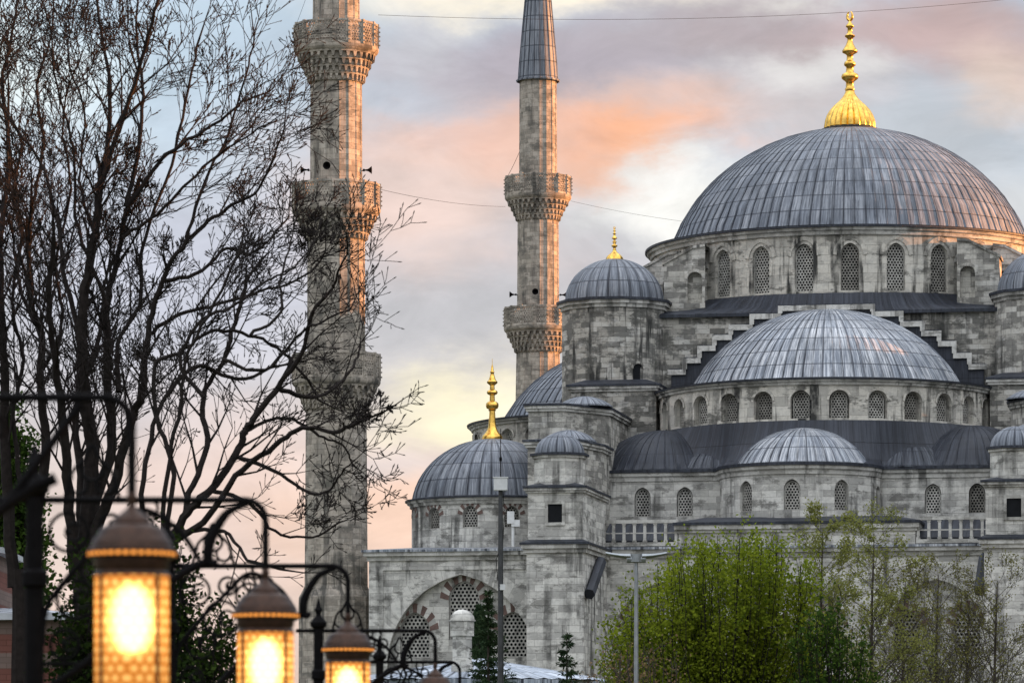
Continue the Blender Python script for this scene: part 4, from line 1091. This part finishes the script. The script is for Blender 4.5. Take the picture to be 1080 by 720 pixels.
bare_tree('leafless tree cut by the left edge of the picture, trunks close to the frame', 118, [
    (17, 6, 1, [(14, 620), (6, 480), (4, 400), (2, 322), (0, 250), (-6, 200)]),
    (8, 2, 2, [(0, 250), (10, 160), (2, 90), (16, 20), (20, -30)]),
    (15, 5, -2, [(30, 600), (48, 480), (43, 414), (43, 353), (34, 322), (30, 261), (34, 215)]),
    (5, 2, 1, [(34, 215), (46, 150), (38, 90), (56, 30), (54, -30)]),
    (6, 2, 2, [(43, 353), (20, 300), (12, 240), (-8, 190), (-20, 120)]),
    (6, 2, -3, [(40, 400), (66, 340), (60, 280), (74, 200), (66, 130), (80, 70)]),
    (7, 3, 2, [(24, 520), (14, 440), (24, 380), (12, 320), (22, 250), (14, 180)]),
    (5, 2, 2, [(30, 261), (14, 210), (22, 150), (-4, 100), (4, 40)]),
], 5, [(22, 720, 20), (22, 650, 18), (20, 600, 16)], 1.3)
bare_tree('wide leafless tree with limbs sweeping right across the nearer minaret', 104, [
    (13, 8, 0, [(150, 620), (178, 573), (198, 540), (222, 516), (249, 480), (258, 455), (267, 444), (293, 409)]),
    (7, 2, -3, [(293, 409), (318, 372), (330, 330), (348, 306), (360, 280), (368, 262)]),
    (7, 2, 2, [(293, 409), (330, 420), (362, 400), (376, 380), (382, 360)]),
    (10, 5, 3, [(160, 600), (190, 560), (200, 520), (218, 470), (214, 420), (236, 380), (250, 330), (262, 290)]),
    (9, 4, -3, [(178, 573), (215, 550), (249, 502), (290, 470), (318, 452), (352, 455), (372, 448), (392, 438)]),
    (7, 3, 3, [(166, 590), (184, 500), (165, 440), (165, 383), (190, 372), (220, 350), (263, 353), (293, 368), (318, 392), (338, 424)]),
    (6, 2, -2, [(249, 480), (296, 500), (330, 520), (350, 514), (366, 492)]),
    (6, 2, 0, [(222, 516), (262, 530), (290, 560), (330, 566), (362, 548)]),
    (7, 3, -1, [(170, 590), (176, 500), (190, 430), (196, 380), (226, 320), (256, 260)]),
    (6, 2, 3, [(214, 420), (190, 380), (214, 337), (244, 325), (275, 300), (305, 285), (328, 262)]),
    (5, 2, 1, [(263, 353), (296, 330), (296, 290), (310, 250)]),
    (5, 2, 1, [(258, 455), (300, 440), (336, 458), (360, 470), (374, 492)]),
    (5, 2, -2, [(236, 380), (280, 390), (318, 350), (340, 340), (372, 324)]),
    (8, 4, 2, [(160, 600), (150, 520), (162, 450), (180, 410), (210, 385), (250, 400), (290, 385)]),
    (6, 3, -2, [(190, 560), (236, 560), (262, 590), (300, 600)]),
], 34, [(158, 720, 24), (156, 650, 22), (152, 615, 20)], .68, None, .82)
# ---------------------------------------------------------------- LEAFY TREES
GRN = leafmat('spring_green_leaves', (.06, .10, .012, 1), (.30, .35, .03, 1), .45)
GRN2 = leafmat('pale_young_leaves', (.15, .17, .045, 1), (.30, .30, .09, 1), .4)
OLV = leafmat('olive_buds', (.11, .11, .035, 1), (.20, .19, .06, 1), .35)
TAN = leafmat('dry_reddish_buds', (.16, .10, .055, 1), (.28, .19, .10, 1), .3)
DGR = leafmat('dark_green_leaves', (.018, .04, .010, 1), (.07, .12, .02, 1), .3)
def leafy(name, label, D, px, env, nsh, nleaf, lsize, mleaf, seed, upr=.8, group=None, bark=None, cat='tree', br=.02, clump=.14, start=.1, width=None):
    """env: list of (px, py_top) silhouette points; shoots rise from the trunk to points inside it"""
    rn = random.Random(seed); q = D / FPX
    base = pt(px, 840, D); base.z = 0
    t = empty(name, base, 0, label=label, cat=cat); 
    if group: t['group'] = group
    x0 = env[0][0]; x1 = env[-1][0]
    def top(x_):
        for (a, b), (c_, d) in zip(env, env[1:]):
            if a <= x_ <= c_: return b + (d - b) * (x_ - a) / (c_ - a + 1e-9)
        return 700
    ztop = zz(min(e[1] for e in env), D); half = (x1 - x0) / 2 * q
    mt = M(); mt.tube([(0, 0, 0), (.05, 0, ztop * .22), (0, .05, ztop * .42)], [.2, .16, .1], 8); mt.build('trunk', bark or BARK, t)
    mb = M(); ml = M()
    for i in range(nsh):
        x_ = rn.uniform(x0, x1); tp = top(x_)
        py = tp + (rn.random() ** 1.5) * 120 + rn.uniform(0, 6)
        y_ = rn.uniform(-1, 1) * half * .75 * sqrt(max(.1, 1 - ((x_ - (x0 + x1) / 2) / ((x1 - x0) / 2 + 1)) ** 2))
        tip = pt(x_, py, D) - base; tip.y = y_; 
        k = 7; st = Vector((rn.uniform(-.1, .1), 0, ztop * rn.uniform(start, .42)))
        mid = Vector((tip.x * rn.uniform(.6, .95), tip.y * rn.uniform(.6, .95), st.z + (tip.z - st.z) * .45))
        P = [st, mid, tip]; P = spline(P, 5); P = [p_ + Vector((rn.uniform(-1, 1), rn.uniform(-1, 1), 0)) * .06 for p_ in P]
        mb.tube(P, [br * (1.6 - 1.3 * j / (len(P) - 1)) + .006 for j in range(len(P))], 3, 0, False)
        # side twigs
        for j in range(6):
            f = rn.uniform(.35, 1); a = P[min(len(P) - 2, int(f * (len(P) - 1)))]
            d = Vector((rn.uniform(-1, 1), rn.uniform(-1, 1), upr * rn.uniform(.6, 1.6))).normalized() * rn.uniform(.4, 1.1)
            mb.tube([a, a + d * .5 + Vector((0, 0, .03)), a + d], [br * .5, br * .4, .005], 3, 0, False)
            for _ in range(int(nleaf * .12)):
                s_ = rn.uniform(.2, 1.05); c0 = a + d * s_
                for _k in range(2):
                    leaf(ml, c0 + Vector((rn.gauss(0, 1), rn.gauss(0, 1), rn.gauss(0, 1))) * clump, lsize * rn.uniform(.6, 1.3), Vector((rn.uniform(-1, 1), rn.uniform(-1, 1), rn.uniform(-.3, 1))), .75)
        for _ in range(int(nleaf * .5)):
            f = rn.random() ** .7; a = P[min(len(P) - 1, int((.3 + .7 * f) * (len(P) - 1)))]
            leaf(ml, a + Vector((rn.gauss(0, 1), rn.gauss(0, 1), rn.gauss(0, 1))) * clump * 1.2, lsize * rn.uniform(.6, 1.3), Vector((rn.uniform(-1, 1), rn.uniform(-1, 1), rn.uniform(-.3, 1))), .75)
    mb.build('branches', bark or BARK, t, smooth=0); ml.build('crown', mleaf, t, smooth=0)
    return t
def airy(name, label, D, px, pytop, hw, mleaf, seed, nlf, lsize, group, bark=None, cat='tree', lean=0, twig=.008):
    """slim open tree: leader, rising limbs, fine twigs, small leaves on the last twigs"""
    rn = random.Random(seed); base = pt(px, 840, D); base.z = 0; zt = zz(pytop, D)
    t = empty(name, base, 0, label=label, cat=cat, group=group)
    tr = [Vector((0, 0, 0)), Vector((.1, 0, zt * .3)), Vector((-.1 + lean * .5, .1, zt * .6)), Vector((lean, 0, zt))]
    sp = spline(tr, 6); k = len(sp); rad = [.13 * (1 - i / (k - 1)) ** .8 + .012 for i in range(k)]
    mt = M(); mt.tube(sp, rad, 7); mt.build('trunk', bark or BARKL, t)
    mb = M(); ml = M()
    def cb(pts):
        for _ in range(nlf):
            a = pts[rn.randrange(len(pts))]
            leaf(ml, a + Vector((rn.gauss(0, 1), rn.gauss(0, 1), rn.gauss(0, 1))) * .10, lsize * rn.uniform(.6, 1.3), Vector((rn.uniform(-1, 1), rn.uniform(-1, 1), rn.uniform(-.3, 1))), .7)
    n_ = int(44)
    for j in range(n_):
        f = .22 + .76 * (j + rn.random()) / n_; i = min(k - 2, int(f * (k - 1)))
        o = sp[i].lerp(sp[i + 1], f * (k - 1) - i); a = rn.uniform(0, 2 * pi); L = hw * (1.12 - f) * rn.uniform(.75, 1.25) + .5
        d = Vector((cos(a), sin(a), rn.uniform(.6, 1.2)))
        grow(mb, o, d, L * 1.25, rad[i] * .42, 2, rn, .35, twig, cb)
    mb.build('branches', bark or BARKL, t, smooth=0); ml.build('crown', mleaf, t, smooth=0); return t
G5 = 'trees in front of the central facade'
leafy('leafy_tree', 'bushy bright green tree right of the street lamp, fullest of the trees before the facade', 150, 762,
      [(636, 655), (658, 625), (688, 600), (705, 575), (735, 556), (760, 562), (780, 553), (812, 556), (835, 572), (858, 600), (868, 640)], 250, 120, .125, GRN, 3, 1.0, G5, clump=.17, br=.013)
leafy('leafy_tree', 'small dark green bush low at the right foot of the bushy tree', 146, 880, [(842, 665), (866, 636), (888, 645), (908, 668), (918, 690)], 70, 60, .14, DGR, 4, .9, G5)
airy('slim_tree', 'tall sparse tree with pale yellow-green young leaves, tip over the ledge', 162, 868, 556, 1.7, GRN2, 8, 11, .10, G5)
airy('slim_tree', 'sparse pale green tree reaching up to the right balustrade', 166, 922, 562, 2.2, GRN2, 9, 11, .10, G5)
airy('slim_tree', 'olive brown tree just budding in front of the right arch', 170, 955, 612, 2.6, OLV, 10, 5, .11, G5)
airy('slim_tree', 'thin budding tree standing before the raking chute on the right', 174, 990, 606, 2.4, OLV, 13, 3, .10, G5)
airy('slim_tree', 'almost bare budding tree at the right edge of the picture', 172, 1052, 612, 3.0, OLV, 12, 5, .09, G5)
airy('slim_tree', 'thin bare sapling low between the arch and the right edge', 176, 1022, 640, 2.4, OLV, 19, 3, .09, G5)
leafy('shrub', 'dry reddish shrub at the foot of the street lamp', 140, 690, [(640, 690), (660, 668), (690, 672), (715, 690), (735, 705)], 70, 22, .10, TAN, 14, .7, None, BARKL, 'shrub', clump=.2)
leafy('shrub', 'low tan shrub between the small spruce and the street lamp', 142, 632, [(600, 716), (618, 702), (640, 692), (655, 700)], 40, 20, .1, TAN, 15, .7, None, BARKL, 'shrub', clump=.2)
DGR2 = leafmat('blackish_evergreen_leaves', (.006, .014, .005, 1), (.035, .055, .012, 1), .2)  # same leaf shader in a nearly black green
G6 = 'dark greenery behind the lanterns'
leafy('evergreen_tree', 'dark evergreen tree behind the first lantern post at the left edge', 138, 6, [(-60, 430), (-20, 405), (12, 412), (28, 450), (36, 500), (42, 560)], 150, 100, .17, DGR, 16, .8, G6, cat='tree', clump=.16)
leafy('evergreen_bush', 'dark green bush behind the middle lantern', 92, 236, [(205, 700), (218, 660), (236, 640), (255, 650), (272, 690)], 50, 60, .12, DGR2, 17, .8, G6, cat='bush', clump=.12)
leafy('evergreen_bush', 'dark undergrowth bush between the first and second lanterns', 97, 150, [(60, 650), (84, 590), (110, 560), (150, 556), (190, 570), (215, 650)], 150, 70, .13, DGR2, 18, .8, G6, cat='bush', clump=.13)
# unseen tree belt, added to block low sun from garden and lower mosque
rn = random.Random(77); m = M()
for i in range(34):
    cx, cy = (66 if i % 2 else 76) + rn.uniform(-4, 4), 40 + i * 8.2; hh = rn.uniform(24, 29) if cy < 225 else rn.uniform(33, 38)
    m.tube([(cx, cy, 0), (cx, cy, hh * .7)], [.4, .2], 5)
    for _ in range(900):
        d = Vector((rn.gauss(0, 1), rn.gauss(0, 1), rn.gauss(0, 1))).normalized() * (rn.random() ** .4)
        leaf(m, Vector((cx + d.x * 6.5, cy + d.y * 9.5, hh * .56 + d.z * hh * .44)), rn.uniform(2.2, 3.6), rv(), .9)
tag(m.build('sun_blocker_trees', DGR, smooth=0), 'unseen belt of trees added beyond the right of the picture to block the low sun', kind='stuff')
# ---------------------------------------------------------------- LANTERN POSTS
BRASS = plain('aged_brass', (.045, .022, .014), .5, .6, .5, .4, 18)
def glassmat():
    m_ = bpy.data.materials.new('amber_honeycomb_glass'); m_.use_nodes = True; nn = N(m_.node_tree); nn.n.clear()
    uv = nn.new('ShaderNodeTexCoord').outputs['UV']
    s = .052
    u, v, _ = nn.sep(uv)
    def lat(ou, ov):
        a = nn.m('SUBTRACT', nn.m('FRACT', nn.m('ADD', nn.m('DIVIDE', u, s), ou)), .5)
        b = nn.m('MULTIPLY', nn.m('SUBTRACT', nn.m('FRACT', nn.m('ADD', nn.m('DIVIDE', v, s * 1.732), ov)), .5), 1.732)
        return nn.m('SQRT', nn.m('ADD', nn.m('MULTIPLY', a, a), nn.m('MULTIPLY', b, b)))
    d = nn.m('MINIMUM', lat(0, 0), lat(.5, .5))
    colr = nn.ramp(d, [(0, (1, .70, .28, 1)), (.24, (1, .50, .12, 1)), (.40, (.62, .17, .02, 1)), (.52, (.16, .035, .005, 1))])
    z_ = nn.sep(nn.new('ShaderNodeTexCoord').outputs['Object'])[2]
    g = nn.m('POWER', 2.718, nn.m('MULTIPLY', nn.m('POWER', nn.m('DIVIDE', nn.m('ADD', z_, .60), .17), 2), -1))
    e = nn.new('ShaderNodeEmission'); nn.inp(e.inputs[0], colr); nn.inp(e.inputs[1], nn.m('ADD', .60, nn.m('MULTIPLY', g, .5)))
    tr = nn.new('ShaderNodeBsdfRefraction'); tr.inputs[0].default_value = (1, .78, .42, 1); tr.inputs['Roughness'].default_value = .62; tr.inputs['IOR'].default_value = 1.45
    x_ = nn.new('ShaderNodeMixShader'); x_.inputs[0].default_value = .32
    nn.l.new(e.outputs[0], x_.inputs[1]); nn.l.new(tr.outputs[0], x_.inputs[2])
    o = nn.new('ShaderNodeOutputMaterial'); nn.l.new(x_.outputs[0], o.inputs[0]); return m_
GLASS = glassmat()
def emis(name, col, st):
    m_ = bpy.data.materials.new(name); m_.use_nodes = True; nn = N(m_.node_tree); nn.n.clear()
    e = nn.new('ShaderNodeEmission'); e.inputs[0].default_value = tuple(col) + (1,); e.inputs[1].default_value = st
    o = nn.new('ShaderNodeOutputMaterial'); nn.l.new(e.outputs[0], o.inputs[0]); return m_
BULB = emis('glowing_bulb', (1, .70, .34), 8.5)
RIMGLOW = bpy.data.materials.new('painted_rim_glow'); RIMGLOW.use_nodes = True; nn = N(RIMGLOW.node_tree); nn.n.clear()  # striped emission stands in for orange lamplight falling on the brim edge
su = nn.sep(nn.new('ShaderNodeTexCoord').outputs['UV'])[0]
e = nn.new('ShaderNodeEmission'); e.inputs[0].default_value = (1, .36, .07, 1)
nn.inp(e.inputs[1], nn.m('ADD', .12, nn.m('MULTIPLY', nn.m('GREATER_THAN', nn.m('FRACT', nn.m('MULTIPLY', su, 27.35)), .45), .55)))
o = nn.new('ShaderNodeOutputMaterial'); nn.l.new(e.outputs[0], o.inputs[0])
def arc(cx, cz, r, a0, a1, k=12, y=0): return [Vector((cx + r * cos(R(a0 + (a1 - a0) * i / k)), y, cz + r * sin(R(a0 + (a1 - a0) * i / k)))) for i in range(k + 1)]
HA = 3.55  # arm height
def lantern_post(px_lamp, d, L, label, drop=0, ground=0, rz=0, strut=False, HA=3.55):
    X = (px_lamp - 540) / FPX * d
    t = empty('lantern_post', (X - L * cos(rz), d - L * sin(rz), ground), rz, label=label, cat='lantern post', group='row of hanging amber lanterns')
    m = M(); m.lathe([(.16, 0), (.16, .25), (.12, .3), (.10, .5), (.075, .55), (.07, 1.4), (.085, 1.42), (.085, 1.5), (.062, 1.52), (.058, 3.0), (.08, 3.02), (.08, 3.1), (.055, 3.12), (.052, HA + .02)], 14)
    m.build('pole', IRON, t)
    m = M(); m.lathe([(.052, HA + .02), (.09, HA + .05), (.095, HA + .09), (.055, HA + .14), (.03, HA + .17), (.03, HA + .2), (.05, HA + .23), (.03, HA + .27), (.006, HA + .36)], 12); m.build('post_finial', IRON, t)
    # arm with rounded end
    rr = .13; m = M()
    path = [Vector((-.25, 0, HA)), Vector((L - rr, 0, HA))] + arc(L - rr, HA - rr, rr, 90, 0, 8)[1:] + [Vector((L, 0, HA - rr - .10)), Vector((L, 0, HA - .36 - drop))]
    m.tube(path, .021, 8); m.build('arm', IRON, t)
    # scroll brace: from under the arm end, curling back and down
    m = M()
    if strut: m.tube(spline([Vector((L - .72, 0, HA - .56)), Vector((L - .60, 0, HA - .50)), Vector((L - .44, 0, HA - .30)), Vector((L - .24, 0, HA - .03))], 5), [.018] * 8 + [.024] * 8, 7)
    b1 = spline([Vector((L - .10, 0, HA - .02)), Vector((L - .24, 0, HA - .08)), Vector((L - .34, 0, HA - .24)), Vector((L - .36, 0, HA - .36)), Vector((L - .33, 0, HA - .40)), Vector((L - .30, 0, HA - .37))], 6)
    if not strut: m.tube(b1, [.014 + .022 * sin(pi * min(1, i / (len(b1) - 1))) for i in range(len(b1))], 7)
    b2 = spline([Vector((L - .36, 0, HA - .38)), Vector((L - .52, 0, HA - .46)), Vector((L - .72, 0, HA - .62)), Vector((L * .25, 0, HA - .98)), Vector((.04, 0, HA - 1.2))], 6)
    m.tube(b2, [.03 - .008 * i / (len(b2) - 1) for i in range(len(b2))], 7)
    b3 = spline([Vector((L - .42, 0, HA - .36)), Vector((L - .55, 0, HA - .18)), Vector((L - .78, 0, HA - .06)), Vector((L * .32, 0, HA - .22)), Vector((.1, 0, HA - .62)), Vector((.05, 0, HA - .9))], 6)
    if not strut: m.tube(b3, .018, 6)
    m.build('scroll_brace', IRON, t)
    # filigree of rings and leaves between arm and brace
    m = M()
    for (fx, fz, r) in ((.16, -.2, .12), (.34, -.42, .14), (.2, -.62, .12), (.52, -.24, .10), (.38, -.16, .07), (.14, -.9, .09)):
        cx = fx * L / 1.2 + .02; m.tube(arc(cx, HA + fz, r, 0, 360, 18), .012, 5, 0, False)
        m.tube(arc(cx + r * .3, HA + fz, r * .45, 40, 330, 12), .010, 5)
        m.lathe([(.001, HA + fz - .02), (.022, HA + fz), (.001, HA + fz + .02)], 8, cx)
    for k in range(3):
        a = R(90 + 120 * k); cx, cz = L * .5 + .08 * cos(a), HA - .11 + .06 * sin(a)
        m.tube(arc(cx, cz, .05, 0, 360, 12), .011, 5, 0, False)
    m.tube([(0.0, 0, HA - 1.02), (L * .5, 0, HA - 1.02)], .014, 6)
    m.build('filigree', IRON, t)
    # trefoil crest standing on the arm
    m = M(); cx = .25 * L
    for (ax, az, r) in ((0, .19, .07), (-.085, .10, .06), (.085, .10, .06)): m.tube(arc(cx + ax, HA + az, r, -230, 50, 14), .012, 5)
    m.tube(spline([Vector((cx - .17, 0, HA + .0)), Vector((cx - .15, 0, HA + .08)), Vector((cx - .12, 0, HA + .18)), Vector((cx - .05, 0, HA + .25)), Vector((cx, 0, HA + .34)), Vector((cx + .05, 0, HA + .25)), Vector((cx + .12, 0, HA + .18)), Vector((cx + .15, 0, HA + .08)), Vector((cx + .17, 0, HA + .0))], 4), .013, 5)
    m.build('crest', IRON, t)
    # lantern, a part with its own pieces; origin at its hook
    zl = HA - .34 - drop
    lan = M(); lan.lathe([(.008, .0), (.02, -.02), (.026, -.05), (.016, -.08), (.03, -.10), (.05, -.115), (.075, -.135), (.09, -.15), (.092, -.17), (.135, -.182), (.158, -.205), (.166, -.228), (.18, -.24), (.19, -.262), (.195, -.285), (.208, -.29), (.208, -.30)], 32)
    lan.lathe([(.208, -.30), (.208, -.325), (.18, -.335), (.178, -.37), (.168, -.39), (.178, -.405), (.183, -.415)], 32)
    for k in range(4):
        a = R(45 + 90 * k); lan.tube([(.188 * cos(a), .188 * sin(a), -.41), (.188 * cos(a), .188 * sin(a), -1.06)], .0095, 6)
    lan.lathe([(.186, -1.05), (.195, -1.06), (.195, -1.09), (.17, -1.11), (.12, -1.18), (.05, -1.24), (.035, -1.27), (.05, -1.3), (.03, -1.34), (.004, -1.38)], 32)
    lo = lan.build('lantern', BRASS, t, 40, loc=(L, 0, zl))
    g = M(); Rg = .176
    g.grid(lambda a, v: (Rg * sin(a), -Rg * cos(a), v), [2 * pi * i / 40 for i in range(41)], [-1.06, -.9, -.74, -.58, -.41], 0, lambda a, v: (a * Rg, v))
    g.build('glass', GLASS, lo, 60)
    b_ = M(); b_.lathe([(.002, -.78), (.035, -.765), (.055, -.72), (.066, -.64), (.064, -.57), (.052, -.51), (.03, -.47), (.002, -.455)], 20); b_.build('bulb', BULB, lo, 80)
    s_ = M(); s_.lathe([(.2095, -.304), (.2095, -.321)], 72); s_.build('painted_glow_rim', RIMGLOW, lo, 60)  # emissive band imitating lamplight on the brim; no real openings behind it
    li = bpy.data.lights.new('lamp_light', 'POINT'); li.energy = 4.5; li.color = (1, .52, .18); li.shadow_soft_size = .09
    ob = bpy.data.objects.new('lamp_light', li); COL.objects.link(ob); ob.parent = t; ob.location = (L, 0, zl - 1.5)
    return t
lantern_post(139, 20.2, 1.44, 'nearest and largest glowing amber lantern on a curled iron arm, at the lower left', .09, strut=True, HA=3.59)
lantern_post(280, 26.6, 1.44, 'second glowing amber lantern, middle of the three lit ones, on a curled iron arm', .07)
lantern_post(367, 34.2, 1.44, 'smallest of the three glowing lanterns, hanging before the foot of the nearer minaret', .02)
lantern_post(459, 47.5, 1.30, 'iron lantern arm left of the white chimney, its own lantern below the picture')
lantern_post(485, 58.5, 1.10, 'farthest curled iron lantern arm in front of the pale lead roof')
